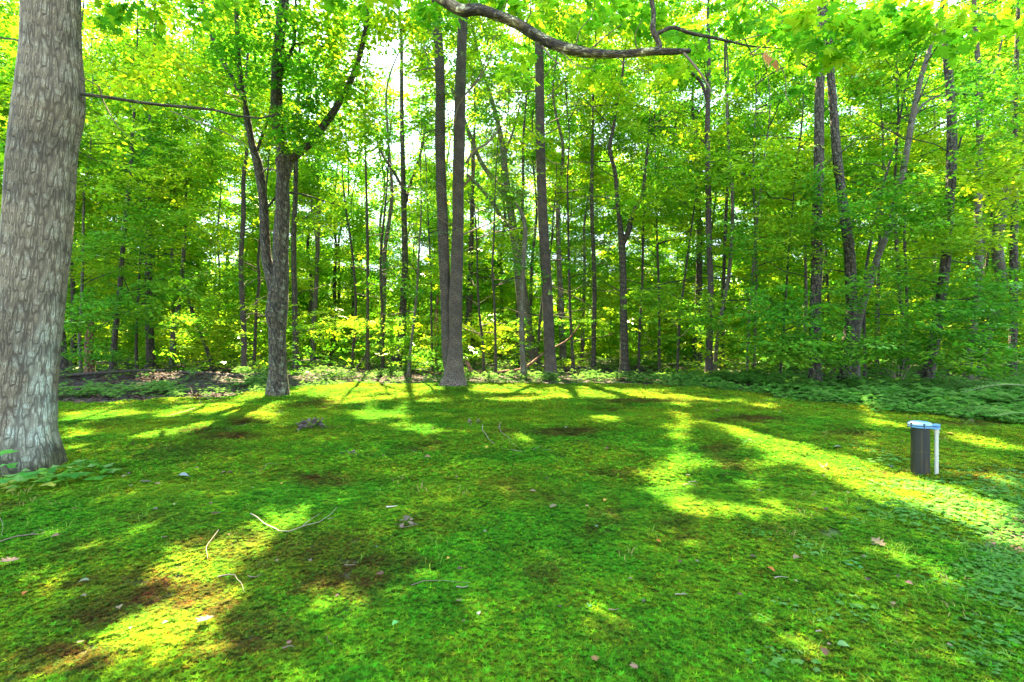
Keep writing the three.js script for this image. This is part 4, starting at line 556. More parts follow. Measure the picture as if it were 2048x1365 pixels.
// ───────────────────────── the far wood, one mass ─────────────────────────
{
  const list = [];
  for (let i = 0; i < 15000; i++) { const D = rr(52, 85), x = rr(-1.35, 1.35) * D, y = Math.pow(R(), 1.3) * 10; if (noise(x / 6, y / 4, D / 6) < -0.25) continue; list.push({ p: V(x, y, -D), rx: rr(-.3, .3), ry: rr(0, 6.28), rz: rr(-.3, .3), s: rr(2.2, 3.6), c: mixc(leafColor(x, y, D), LEAFY, 0.5) }); }
  const m = copies('far_wood', FARSPRAY[0], M.leaf, list, scene); tag(m, 'leafy mass of the wood farthest back behind all the trunks', 'woodland', null, 'stuff');
}

// ───────────────────────── moss, grass, ground cover ─────────────────────────
function mossPatch(seed, rad, n, len, wid, rays, dome) {
  const r = rng(seed), T = new Tris();
  for (let i = 0; i < n; i++) {
    const a = r() * 6.283, e = Math.sqrt(r()) * rad, h = len * (0.5 + 0.9 * r()), c = V(Math.cos(a) * e, h * (0.2 + 0.8 * r()) - 0.006 + dome * (1 - (e / rad) ** 2), Math.sin(a) * e), k = LEAFTONE(r).map((v) => v * (0.55 + 0.75 * r()));
    for (let j = 0; j < rays; j++) { const b = j / rays * 6.283 + r() * 1.2, d = V(Math.cos(b), 0.1 + 0.6 * r(), Math.sin(b)).normalize(), s = V(-Math.sin(b), 0, Math.cos(b)).multiplyScalar(wid); T.tri(c.clone().add(s), c.clone().sub(s), c.clone().addScaledVector(d, h), k); }
  }
  return T.geo();
}
{
  const near = [1, 2, 3].map((s) => mossPatch(s * 7, 0.075, 85, 0.0145, 0.0030, 7, 0.012)), mid = [1, 2, 3].map((s) => mossPatch(s * 11, 0.14, 125, 0.022, 0.0052, 6, 0.020)), far = [1, 2].map((s) => mossPatch(s * 23, 0.26, 180, 0.034, 0.009, 4, 0.028));
  const bands = [[near, 1.5, 4.6, 8200], [mid, 4.4, 9.2, 8600], [far, 9, 16, 6400]];
  for (const [geos, d0, d1, n] of bands) {
    const lists = geos.map(() => []);
    for (let i = 0; i < n; i++) {
      const D = Math.sqrt(lerp(d0 * d0, d1 * d1, R())), x = rr(-1.12, 1.12) * D - 0, z = -D;
      if (!inLawn(x, z)) continue;
      if (ell(2050, 1085, 95, 42, pxOf(x, z), pyOf(z)) + 0.8 * noise(x * 3, z * 3) < 0.9) continue; const c = mossColor(x, z), rs = rust(x, z); 
      lists[i % geos.length].push({ p: V(x, H(x, z), z), rx: 0, ry: rr(0, 6.283), rz: 0, s: rr(0.7, 1.3) * (1 - 0.25 * rs), c: ((k) => c.map((v) => v * k))(rr(0.8, 1.4)) });
    }
    geos.forEach((g, k) => tag(copies(numbered('moss'), g, M.moss, lists[k], scene), 'carpet of green moss sprigs covering the lawn', 'moss', 'moss carpet', 'stuff'));
  }
  // fine grass blades standing out of the moss, thicker to the right and round the oak
  const blade = (seed, n, h, w) => { const r = rng(seed), T = new Tris(); for (let i = 0; i < n; i++) { const a = r() * 6.283, e = r() * 0.08, b = V(Math.cos(a) * e, 0, Math.sin(a) * e), d = V(r() - 0.5, 1.1, r() - 0.5).normalize(), hh = h * (0.5 + 0.8 * r()), m = b.clone().addScaledVector(d, hh * 0.6), dir = r() * 6.283, t = m.clone().add(V(Math.cos(dir) * hh * 0.4, hh * 0.22, Math.sin(dir) * hh * 0.4)), s = V(Math.cos(a + 1.5) * w, 0, Math.sin(a + 1.5) * w), k = LEAFTONE(r); T.tri(b.clone().add(s), b.clone().sub(s), m.clone().add(s), k); T.tri(b.clone().sub(s), m.clone().sub(s), m.clone().add(s), k); T.tri(m.clone().add(s), m.clone().sub(s), t, k); } return T.geo(); };
  const list = [];
  for (let i = 0; i < 9000; i++) {
    const D = Math.sqrt(lerp(2.2, 15 * 15, R())), x = rr(-1.1, 1.1) * D, z = -D; if (!inLawn(x, z)) continue;
    const w = 0.03 + 0.7 * sstep(0.35, 0.9, x / D) + 0.8 * Math.exp(-((x + 4.3) ** 2 + (z + 4.2) ** 2) / 1.6) + 0.25 * sstep(0.2, 0.6, noise(x, z, 6)) + 0.8 * Math.exp(-((x + 1.6) ** 2 + (z + 13.2) ** 2) / 3);
    if (R() > w) continue; const dry = R() < 0.12 || Math.hypot(x + 1.6, z + 13.4) < 1.6; list.push({ p: V(x, H(x, z), z), rx: 0, ry: rr(0, 6.28), rz: 0, s: rr(0.6, 1.3), c: dry ? [0.36, 0.30, 0.10] : mixc([0.10, 0.27, 0.02], [0.2, 0.33, 0.04], R()) });
  }
  tag(copies('grass', blade(5, 9, 0.085, 0.0016), M.moss, list, scene), 'thin grass blades standing out of the moss', 'grass', null, 'stuff');
}
function herb(seed, n, h, leaf, round = 0.7) { // a low plant: leaves on short stalks
  const r = rng(seed), T = new Tris(), st = [0.8, 0.7, 0.6];
  for (let i = 0; i < n; i++) {
    const a = i * 2.4 + r(), e = 0.02 + 0.14 * r(), y = h * (0.35 + 0.75 * r()), p = V(Math.cos(a) * e, y, Math.sin(a) * e), d = V(Math.cos(a), -0.1 - 0.4 * r(), Math.sin(a)).normalize();
    T.tri(V(0, 0, 0.002), V(0, 0, -0.002), p, st);
    for (let j = 0; j < 3; j++) { const b = a + (j - 1) * 1.15, dd = V(Math.cos(b), d.y, Math.sin(b)).normalize(); leafTris(T, p, dd, V(0.3 * (r() - .5), 1, 0.3 * (r() - .5)).normalize(), leaf * (0.75 + 0.5 * r()), leaf * round, LEAFTONE(r), 0.2); }
  }
  return T.geo();
}
const HERB = [1, 2, 3].map((s) => herb(s * 29, 8, 0.22, 0.085)), CREEP = [1, 2].map((s) => herb(s * 37, 7, 0.055, 0.055, 0.9));
{
  const lists = HERB.map(() => []), put = (x, z, s, c) => lists[Math.floor(R() * 3)].push({ p: V(x, H(x, z) - 0.01, z), rx: rr(-.15, .15), ry: rr(0, 6.28), rz: rr(-.15, .15), s, c });
  for (let i = 0; i < 26000; i++) {
    const D = lerp(7, 34, Math.pow(R(), 1.3)), x = rr(-1.15, 1.15) * D, z = -D, e = edgeD(x, z), px = pxOf(x, z); if (D < e - 0.25) continue;
    const band = D - e; let w = px > 1340 ? sstep(6.5, 3.5, band) * 0.95 + 0.2 : px > 480 ? 0.3 + 0.55 * sstep(3.5, 0.5, band) : 0.14;
    if (px < 470 && band > 1.5 && band < 5) w *= 0.35; if (px < 470 && band < 1.8 && noise(x * 1.2, z * 1.2) > -0.1) w = 0.6;
    if (R() > w * (0.55 + noise(x * 0.7, z * 0.7, 4))) continue;
    const right = sstep(1200, 1500, px); put(x, z, rr(0.45, 1.1) + 0.8 * right * R() * R() + (band > 1 ? 0.3 : -0.15), mixc(mixc([0.09, 0.26, 0.03], LEAFD, right * 0.8 * R()), [0.2, 0.34, 0.05], R() * 0.5 * (1 - right * 0.7)));
  }
  lists.forEach((l, k) => tag(copies(numbered('ground_cover'), HERB[k], M.leaf, l, scene), 'low leafy plants crowding the edge of the wood', 'ground cover', 'ground cover plants', 'stuff'));
  // creeping plants round the well pipe and down to the right edge
  const c2 = [[], []];
  for (let i = 0; i < 1500; i++) { const px = rr(1480, 2120), py = rr(870, 1365), [x, z] = groundAt(px, py); const w = 1.0 * sstep(1.3, 0.2, ell(1930, 1010, 190, 75, px, py)) + 0.8 * sstep(1.2, 0.2, ell(2050, 1130, 140, 130, px, py)) + 0.02 + 0.2 * sstep(1.2, 0.3, ell(2010, 1230, 90, 160, px, py)) + 0.4 * sstep(1.2, 0.3, ell(1760, 930, 90, 40, px, py)); if (R() > w) continue; c2[i % 2].push({ p: V(x, H(x, z) + 0.018, z), rx: rr(-.1, .1), ry: rr(0, 6.28), rz: rr(-.1, .1), s: rr(0.35, 0.75) * (py > 1080 ? 0.7 : 1), c: mixc([0.08, 0.27, 0.02], [0.13, 0.32, 0.06], R()) }); }
  c2.forEach((l, k) => tag(copies(numbered('creeping_plants'), CREEP[k], M.leaf, l, scene), 'creeping plants with rounded leaves round the well pipe and the right edge of the lawn', 'ground cover', 'creeping plants by the well', 'stuff'));
}
// leaf litter on the bank and along the edge of the lawn
{
  const bits = [1, 2, 3].map((s) => { const r = rng(s * 53), T = new Tris(); for (let i = 0; i < 7; i++) { const a = r() * 6.28, p = V((r() - .5) * .3, 0.012 + 0.02 * r(), (r() - .5) * .3), k = 0.6 + 0.8 * r(); leafTris(T, p, V(Math.cos(a), (r() - .5) * .6, Math.sin(a)).normalize(), V((r() - .5) * .8, 1, (r() - .5) * .8).normalize(), 0.06 + 0.06 * r(), 0.05, [k, k * (0.85 + .2 * r()), k * .9], 0.3 * (r() - .5)); } return T.geo(); });
  const lists = bits.map(() => []);
  for (let i = 0; i < 11000; i++) {
    const D = lerp(7.5, 24, R()), x = rr(-1.15, 1.15) * D, z = -D, band = D - edgeD(x, z), px = pxOf(x, z); if (band < -0.5) continue;
    if (R() > (px < 500 ? 1 : 0.3) * (band < 0 ? 0.25 : 1)) continue;
    lists[i % 3].push({ p: V(x, H(x, z), z), rx: rr(-.2, .2), ry: rr(0, 6.28), rz: rr(-.2, .2), s: rr(0.8, 1.3), c: mixc([0.030, 0.011, 0.004], [0.085, 0.036, 0.014], R() * R()) });
  }
  for (let i = 0; i < 260; i++) { const px = rr(1930, 2140), py = rr(1020, 1150), [x, z] = groundAt(px, py); if (ell(2050, 1085, 100, 48, px, py) > 1) continue; lists[i % 3].push({ p: V(x, H(x, z) + 0.01, z), rx: 0, ry: rr(0, 6.28), rz: 0, s: rr(0.3, 0.5), c: mixc([0.07, 0.035, 0.018], [0.17, 0.11, 0.07], R()) }); }
  lists.forEach((l, k) => tag(copies(numbered('leaf_litter'), bits[k], M.dry, l, scene), 'brown leaf litter lying under the trees and on the brush bank', 'leaf litter', 'leaf litter', 'stuff'));
}

// ───────────────────────── the well pipe ─────────────────────────
{
  const D = 4.58, x = X(1841, D), z = -D, gy = H(x, z), w = thing('well_pipe', 'black well pipe with blue bolted cap and thin white conduit standing on the lawn', 'well pipe', V(x, gy, z));
  const plain = (r, g, b, rough, o = {}) => new THREE.MeshPhysicalMaterial({ color: new THREE.Color().setRGB(r, g, b), roughness: rough, ...o });
  const top = 0.475, rC = 0.071;
  const streak = (() => { const W = 256, h = 256, d = new Uint8Array(W * h * 4); for (let j = 0; j < h; j++) for (let i = 0; i < W; i++) { const a = tn(i / 9, j / 90, 28, 3, 3), b = tn(i / 3, j / 20, 85, 13, 5), ring = Math.exp(-((((j / h) - 0.66 - 0.02 * (a - .5)) / 0.012) ** 2)), rs = sstep(0.62, 0.85, a) * 0.8 + ring * 0.5; const k = 0.55 + 0.6 * b; d.set([clamp(20 * k + 40 * rs, 0, 255), clamp(19 * k + 27 * rs, 0, 255), clamp(17 * k + 4 * rs, 0, 255), 255], (j * W + i) * 4); } const t = new THREE.DataTexture(d, W, h); t.colorSpace = THREE.SRGBColorSpace; t.magFilter = THREE.LinearFilter; t.wrapS = t.wrapT = THREE.RepeatWrapping; t.needsUpdate = true; return t; })();
  const cyl = new THREE.CylinderGeometry(rC, rC, top + 0.2, 40, 1, true); cyl.translate(0, (top - 0.2) / 2, 0);
  part('casing', cyl, new THREE.MeshStandardMaterial({ map: streak, roughness: 0.6, side: THREE.DoubleSide }), w);
  const blue = plain(0.09, 0.23, 0.42, 0.45), dark = plain(0.02, 0.025, 0.03, 0.5);
  const lathe = (pts, n = 48) => new THREE.LatheGeometry(pts.map(([a, b]) => new THREE.Vector2(a, b)), n);
  part('cap_flange', lathe([[0.06, top - 0.004], [0.091, top - 0.004], [0.094, top], [0.094, top + 0.010], [0.091, top + 0.013], [0.06, top + 0.013]]), blue, w);
  const lid = part('cap_lid', lathe([[0.06, top + 0.0165], [0.091, top + 0.0165], [0.094, top + 0.020], [0.094, top + 0.028], [0.090, top + 0.034], [0.072, top + 0.046], [0.064, top + 0.049], [0.001, top + 0.050]]), plain(0.15, 0.31, 0.48, 0.4), w);
  part('gasket', lathe([[0.05, top + 0.0128], [0.095, top + 0.0128], [0.095, top + 0.0168], [0.05, top + 0.0168]]), dark, w);
  const lug = (h0, h1, grow) => { const s = new THREE.Shape(); s.moveTo(0.05, -0.042 - grow); s.lineTo(0.115, -0.034 - grow); s.quadraticCurveTo(0.140 + grow, -0.032, 0.140 + grow, -0.015); s.lineTo(0.140 + grow, 0.015); s.quadraticCurveTo(0.140 + grow, 0.032, 0.115, 0.034 + grow); s.lineTo(0.05, 0.042 + grow); s.closePath(); const g = new THREE.ExtrudeGeometry(s, { depth: h1 - h0, bevelEnabled: true, bevelSize: 0.002, bevelThickness: 0.002, bevelSegments: 2 }); g.rotateX(-Math.PI / 2); g.translate(0, h0, 0); g.rotateY(-0.62); return g; };
  part('conduit_lug', lug(top - 0.006, top + 0.008, 0), blue, w); part('conduit_lug', lug(top + 0.020, top + 0.034, 0), blue, w);
  for (const a of [3.05, 1.95, 0.55, -1.0, -2.2]) { const bx = Math.cos(a) * 0.092, bz = Math.sin(a) * 0.092, g = new THREE.CylinderGeometry(0.0085, 0.0085, 0.014, 6); g.translate(bx, top + 0.033, bz); const g2 = new THREE.CylinderGeometry(0.005, 0.005, 0.05, 8); g2.translate(bx, top + 0.008, bz); const g3 = new THREE.CylinderGeometry(0.009, 0.009, 0.01, 6); g3.translate(bx, top - 0.011, bz); part('bolt', mergeGeometries([g, g2, g3]), dark, w); }
  const cx = Math.cos(0.62) * 0.117, cz = Math.sin(0.62) * 0.117, pvc = plain(0.42, 0.40, 0.33, 0.45);
  const p1 = new THREE.CylinderGeometry(0.0155, 0.0155, top + 0.14, 20); p1.translate(cx, (top - 0.14) / 2 - 0.006, cz); part('conduit_pipe', p1, pvc, w);
  const p2 = lathe([[0.0155, top - 0.05], [0.0195, top - 0.048], [0.020, top - 0.006], [0.0155, top - 0.006]], 20); p2.translate(cx, 0, cz); part('conduit_collar', p2, pvc, w);
}

// ───────────────────────── fallen wood ─────────────────────────
const kink = (g) => { const o = []; for (let i = 0; i < g.length - 1; i++) { o.push(g[i]); const l = g[i].distanceTo(g[i + 1]); o.push(g[i].clone().lerp(g[i + 1], rr(.35, .65)).add(V(rr(-.07, .07) * l, rr(-.01, .03) * l, rr(-.07, .07) * l))); } o.push(g[g.length - 1]); return o; };
function lying(name, label, cat, pts, mat, rad, o = {}) { // a stick on the ground: photo points, radius in metres
  const g = kink(pts.map(([px, py, h = 0]) => { const [x, z] = groundAt(px, py); return V(x, H(x, z) + h * 0.6, z); }));
  rad *= 0.75; const t = thing(name, label, cat, g[0].clone(), o.group);
  const mk = (a) => a.map((p, i) => ({ x: p.x - g[0].x, y: p.y - g[0].y + rad * 0.6 + 0.03, z: p.z - g[0].z, r: rad * (1 - 0.65 * i / (a.length - 1)) }));
  part('stem', stem(mk(g), { seg: 6, step: 0.04, rough: 0.12 }), mat, t);
  for (const s of o.side ?? []) { const q = kink(s.map(([px, py, h = 0]) => { const [x, z] = groundAt(px, py); return V(x, H(x, z) + h * 0.6, z); })); part('side_twig', stem(mk(q).map((p) => ({ ...p, r: p.r * 0.7 })), { seg: 5, step: 0.04, rough: 0.12 }), mat, t); }
  return t;
}
const TW = [
  ['long curved pale twig lying on the moss at the middle of the lawn', [[965, 862, .06], [972, 880, .03], [985, 893, .0], [1012, 905], [1045, 910], [1080, 908], [1112, 910]], 'p', .006, [[[1000, 857, .08], [1008, 880, .04], [1020, 893, .02], [1040, 905]], [[1060, 909], [1085, 902, .02], [1105, 903]]]],
  ['forked pale twig across the bright sun patch at lower left', [[501, 1058, .03], [530, 1073], [560, 1086], [575, 1087], [605, 1076], [640, 1066], [655, 1056, .01], [673, 1039, .03]], 'p', .0045, [[[605, 1076], [622, 1064, .02], [641, 1052, .03]], [[655, 1060], [668, 1058, .01]]]],
  ['thin hooked twig at the upper left edge of the bright sun patch', [[437, 1092, .03], [420, 1110, .01], [412, 1125], [415, 1138]], 'p', .003, []],
  ['bent twig arching over the bottom of the bright sun patch', [[435, 1170], [455, 1170, .02], [470, 1172, .02], [482, 1186, .01], [488, 1202]], 'p', .0035, []],
  ['straight stick lying right of the oak foot', [[280, 961], [310, 954], [340, 948], [368, 943]], 't', .006, []],
  ['twig with a bent tip on the moss left of the centre', [[492, 959], [515, 955], [530, 945, .01], [532, 940, .02], [560, 937]], 'p', .004, []],
  ['grey stick at the left edge of the photo', [[-5, 1109], [30, 1098], [60, 1095], [80, 1096], [90, 1090]], 't', .0055, [[[60, 1095], [75, 1087, .01], [88, 1088]]]],
  ['thin twig standing slantwise at the far left', [[0, 1060, .1], [4, 1075, .05], [2, 1096]], 't', .003, []],
  ['short white stick beside the dry leaf clump', [[772, 1032], [783, 1031], [794, 1029]], 'w', .006, []],
  ['thin dead twig low on the moss left of the lower centre', [[822, 1186], [850, 1178, .01], [880, 1175], [905, 1177], [940, 1178]], 't', .003, []],
  ['long thin branch lying in front of the brush bank', [[330, 838], [400, 818], [470, 808], [560, 808]], 't', .009, [[[400, 818], [385, 800, .15], [376, 788, .25]], [[440, 812], [405, 800, .1], [392, 797, .15]]]],
  ['twig stretched out right of the round clump of dry leaves', [[648, 862], [668, 862], [690, 864]], 't', .006, []],
  ['small crossed twigs below the forked maple', [[545, 838], [565, 830], [580, 826]], 't', .007, [[[555, 834], [565, 824, .03], [572, 822]]]],
  ['twig pile with reddish bark at the right of the forked maple', [[598, 798], [612, 800], [628, 804]], 'd', .012, [[[600, 802], [610, 796, .06], [618, 797]], [[605, 800], [622, 798, .03], [635, 800]]]],
  ['short dark twig on the lower left moss beside the brown leaf', [[565, 1322], [580, 1316], [588, 1319]], 't', .004, []],
  ['curved reddish twig near the bottom left', [[652, 1298, .01], [655, 1308], [667, 1314]], 'd', .003, []],
];
for (const [label, pts, m, r, side] of TW) lying('fallen_twig', label, 'twig', pts, { p: M.paletwig, t: M.twig, d: M.deadwood, w: new THREE.MeshStandardMaterial({ color: new THREE.Color().setRGB(.42, .38, .3), roughness: .8 }) }[m], r, { side });
for (let i = 0; i < 18; i++) { const px = rr(150, 1900), py = 800 + 520 * Math.pow(R(), 1.5), l = rr(10, 30), a = rr(-.7, .7); const [gx, gz] = groundAt(px, py); if (!inLawn(gx, gz)) continue; lying('fallen_twig', 'short dead twig half sunk in the moss', 'twig', [[px, py], [px + l * .5, py + a * l * .15], [px + l, py - a * l * .2]], [M.twig, M.paletwig][i % 2], .004, { group: 'short dead twigs scattered over the lawn', side: i % 3 ? [] : [[[px + l * .5, py], [px + l * .8, py - l * .2]]] }); }
{ // log and leaning dead branch at the foot of the pines
  const log = (name, label, cat, pts, D, mat, o = {}) => { const w = pts.map(([px, py, r, d = 0]) => ({ x: X(px, D + d), y: Y(py, D + d), z: -(D + d), r })), b = w[0], t = thing(name, label, cat, V(b.x, b.y, b.z)); part('stem', stem(w.map((p) => ({ x: p.x - b.x, y: p.y - b.y, z: p.z - b.z, r: p.r })), { seg: 9, step: 0.15, rough: 0.1, tile: 0.5 }), mat, t); return t; };
  log('fallen_log', 'reddish fallen log lying level behind the twin pine', 'log', [[855, 748, .07], [930, 747, .10], [1000, 747, .11], [1050, 749, .10], [1085, 748, .07]], 18.3, M.deadwood);
  log('fallen_branch', 'dead branch leaning up from the fallen log past the single pine', 'branch', [[955, 762, .055], [1000, 745, .055], [1045, 738, .05, -.2], [1090, 705, .04, .3], [1135, 680, .03, .9], [1160, 650, .02, .9]], 17.0, M.deadwood);
  log('fallen_branch', 'dark log end lying on the ground right of the single pine foot', 'branch', [[1100, 745, .06], [1150, 738, .09], [1200, 742, .09]], 18.8, M.thin);
  log('fallen_branch', 'pale split stump sliver leaning at the right side of the twin pine foot', 'branch', [[943, 745, .09], [936, 730, .07], [930, 712, .02]], 16.5, M.deadwood);
  log('fallen_branch', 'dark slanting dead stem low in the row of poles left of the twin pine', 'branch', [[705, 745, .03], [722, 725, .04], [735, 700, .03], [742, 670, .015]], 19, M.thin);
  for (const [label, a] of [['long dark stick topping the brush bank', [[130, 752, .05], [200, 746, .05], [270, 742, .04], [330, 741, .03]]], ['dark stick sloping down the middle of the brush bank', [[300, 772, .05], [340, 768, .05], [390, 770, .04], [420, 774, .03]]], ['grey stick lying on the right end of the brush bank', [[360, 745, .05], [420, 748, .05], [470, 752, .04], [520, 748, .03]]], ['crooked stick slanting over the left of the brush bank', [[150, 782, .03], [185, 768, .03], [215, 760, .03], [240, 770, .02]]]]) log('fallen_branch', label, 'branch', a, 14.3, M.thin);
}
// ───────────────────────── fallen leaves ─────────────────────────
function fallenLeaf(px, py, wide, col, label, kind = 'oval', group) {
  const [x, z] = groundAt(px, py), l = wide / F * -z, t = new Tris(), a = rr(0, 6.28), b = V(-Math.cos(a) * l / 2, 0.038, -Math.sin(a) * l / 2), d = V(Math.cos(a), 0.12 * (R() - 0.5), Math.sin(a)), up = V(0.35 * (R() - .5), 1, 0.5 * (R() - .2)).normalize();
  if (kind === 'oak') oakLeafTris(t, b, d, up, l, col, -0.25); else {
    const s = V().crossVectors(d, up).normalize(), n = 6, row = (i) => { const u = i / n, w = l * 0.36 * Math.sin(Math.PI * Math.pow(u, 0.8)) , c = b.clone().addScaledVector(d, u * l).addScaledVector(up, 0.12 * l * Math.sin(u * 3)); return [c.clone().addScaledVector(s, w).addScaledVector(up, w * 0.45), c, c.clone().addScaledVector(s, -w).addScaledVector(up, w * 0.3)]; };
    for (let i = 0; i < n; i++) { const p = row(i), q = row(i + 1); t.tri(p[0], q[0], p[1], col); t.tri(q[0], q[1], p[1], col); t.tri(p[1], q[1], p[2], col); t.tri(q[1], q[2], p[2], col); }
    const e = b.clone().addScaledVector(d, -l * 0.3); t.tri(e, b.clone().add(V(0, 0.003, 0.002)), b.clone().add(V(0.002, -0.002, -0.002)), col);
  }
  const m = new THREE.Mesh(t.geo(), M.dry); m.name = numbered('fallen_leaf'); m.position.set(x, H(x, z), z); scene.add(m); tag(m, label, 'leaf', group); return m;
}
const TAN = [.16, .095, .045], BRN = [.06, .026, .011], GRY = [.075, .055, .042], ORG = [.30, .085, .008], YEL = [.28, .20, .015], PAL = [.12, .13, .06], WHT = [.18, .16, .13];
const LV = [
  [1541, 1159, 20, ORG, 'bright orange curled leaf on the lower right lawn'], [1594, 1141, 20, TAN, 'tan flat leaf just above the bright orange leaf'], [1757, 1112, 30, TAN, 'long folded tan leaf on the right lawn', 'oak'], [1818, 1195, 13, TAN, 'small tan leaf left of the lower right sun streak'], [1735, 1186, 14, BRN, 'small brown leaf below the long folded tan leaf'], [1540, 1104, 14, BRN, 'brown leaf bit between the sun patches at right', 'oak'], [1786, 1235, 12, TAN, 'little tan leaf low on the right lawn'], [1675, 902, 15, PAL, 'pale leaf on the grass above the long sun streak'], [1450, 963, 15, BRN, 'dark brown leaf in the middle sun patch', 'oak'], [1316, 1097, 12, ORG, 'rust coloured leaf at the left end of the big sun patch'], [1211, 1011, 12, YEL, 'yellow leaf at the edge of the small sun fleck right of centre'], [1106, 1023, 18, TAN, 'rumpled tan leaf right of the lower centre', 'oak'],
  [363, 969, 24, [.19, .21, .21], 'silvery white leaf underside right of the oak'], [166, 1186, 19, PAL, 'pale green fallen leaf at lower left'], [50, 1209, 13, ORG, 'rust brown curled leaf near the left edge'], [238, 1238, 16, TAN, 'upright tan leaf left of the small sun patch'], [410, 1266, 38, GRY, 'large grey brown crumpled leaf at the bottom left', 'oak'], [432, 1056, 24, BRN, 'dark brown oak leaf above the bright sun patch', 'oak'], [290, 981, 22, GRY, 'grey leaf scraps left of the silvery leaf', 'oak'], [449, 957, 12, TAN, 'small curled tan leaf right of the silvery leaf'], [563, 981, 9, YEL, 'tiny yellow leaf on the rusty patch left of centre'], [310, 1044, 9, GRY, 'small grey leaf above the left moss'], [330, 1269, 10, WHT, 'bluish white leaf bit beside the large crumpled leaf'], [160, 1310, 14, GRY, 'dull leaf at the bottom left corner', 'oak'], [20, 1150, 30, GRY, 'pale broken leaf at the left edge', 'oak'], [110, 1102, 14, TAN, 'tan leaf right of the grey stick'],
  [897, 1130, 9, YEL, 'small yellow leaf in the rusty moss below centre'], [752, 1113, 9, GRY, 'small grey leaf left of the rusty moss'], [958, 1247, 12, WHT, 'white leaf scrap at the bottom centre'], [790, 1270, 16, [.10, .28, .06], 'fresh green fallen leaf at the bottom centre'], [760, 1165, 16, BRN, 'brown leaf in the rusty moss', 'oak'], [1190, 1348, 24, [.20, .09, .03], 'curled rusty leaf stalks at the bottom edge', 'oak'], [1268, 1360, 18, TAN, 'tan leaf at the bottom edge', 'oak'], [1687, 1318, 22, [.09, .22, .05], 'pale green leaf on the bottom right'], [1650, 1330, 22, BRN, 'brown curled leaf left of the pale green leaf', 'oak'], [972, 904, 11, YEL, 'golden leaf beside the long curved twig'], [855, 923, 14, TAN, 'light tan leaf left of the long curved twig'], [1065, 995, 14, TAN, 'thin tan leaf right of centre'], [915, 967, 10, TAN, 'small tan leaf below the long curved twig'], [770, 922, 12, BRN, 'brown leaf right of the small grey leaf clump'], [1133, 862, 9, WHT, 'pale leaf at the top of the round rusty patch'], [1500, 886, 9, BRN, 'brown leaf below the flat rusty patch', 'oak'], [1435, 828, 12, BRN, 'brown leaf on the far right lawn', 'oak'], [1900, 874, 12, YEL, 'yellow leaf right of the well pipe'], [1505, 1132, 12, BRN, 'dull brown leaf left of the tan flat leaf'], [1480, 1205, 12, BRN, 'brown leaf below the bright orange leaf'],
];
for (const [px, py, w, c, label, kind] of LV) fallenLeaf(px, py, w, c.map((v) => v * rr(.85, 1.15)), label, kind);
for (let i = 0; i < 70; i++) { let px, py; do { px = rr(130, 1980); py = 770 + 560 * Math.pow(R(), 1.6); } while (py < 790 && px < 600); const c = [TAN, BRN, GRY, TAN, PAL][Math.floor(R() * 5)]; const [x, z] = groundAt(px, py); if (!inLawn(x, z)) continue; fallenLeaf(px, py, clamp(0.055 * F / -z, 4, 11) * rr(.7, 1.2), c.map((v) => v * rr(.6, 1.1)), 'small dry leaf lying loose on the mossy lawn', R() < .4 ? 'oak' : 'oval', 'small dry leaves scattered over the lawn'); }
// clumps of dry leaves
function clump(px, py, wide, tall, n, leaf, col, label) {
  const [x, z] = groundAt(px, py), s = -z / F, t = thing('dry_leaf_clump', label, 'leaf clump', V(x, H(x, z), z)), T = [new Tris(), new Tris(), new Tris()];
  for (let i = 0; i < n; i++) { const a = rr(0, 6.28), e = Math.sqrt(R()) * wide / 2 * s, p = V(Math.cos(a) * e, 0.035 + (0.2 + 0.8 * R()) * tall * s * (1 - 0.7 * (e / (wide / 2 * s)) ** 2), Math.sin(a) * e * 0.8), d = V(Math.cos(a) + rr(-.6, .6), rr(-.5, .7), Math.sin(a) + rr(-.6, .6)).normalize(); const k = rr(.4, 1.2); oakLeafTris(T[i % 3], p, d, V(rr(-.8, .8), 1, rr(-.8, .8)).normalize(), leaf * rr(.6, 1.2), col.map((v) => v * k), rr(-.5, .5)); }
  T.forEach((g) => part('leaves', g.geo(), M.dry, t));
  part('twig', stem([{ x: -wide * s * .3, y: .015, z: 0, r: .004 }, { x: wide * s * .2, y: .03, z: .02, r: .003 }, { x: wide * s * .75, y: .03, z: -.02, r: .002 }], { seg: 5, step: .05 }), M.twig, t);
}
clump(622, 866, 42, 22, 60, .085, [.11, .078, .06], 'big round clump of dried grey leaves on the left lawn');
clump(812, 1068, 30, 14, 12, .05, [.13, .09, .055], 'ragged clump of dry leaves just left of the lower centre');
clump(697, 915, 20, 8, 10, .05, [.08, .055, .04], 'small flat leaf clump right below the big round clump');
clump(945, 857, 24, 10, 10, .07, [.15, .11, .07], 'small leaf clump above the long curved twig');
clump(402, 803, 24, 16, 14, .12, [.14, .06, .02], 'reddish dry leaf bunch in front of the brush bank');
clump(1650, 950, 16, 8, 8, .045, [.2, .1, .05], 'small dark leaf bunch on the long sun streak');

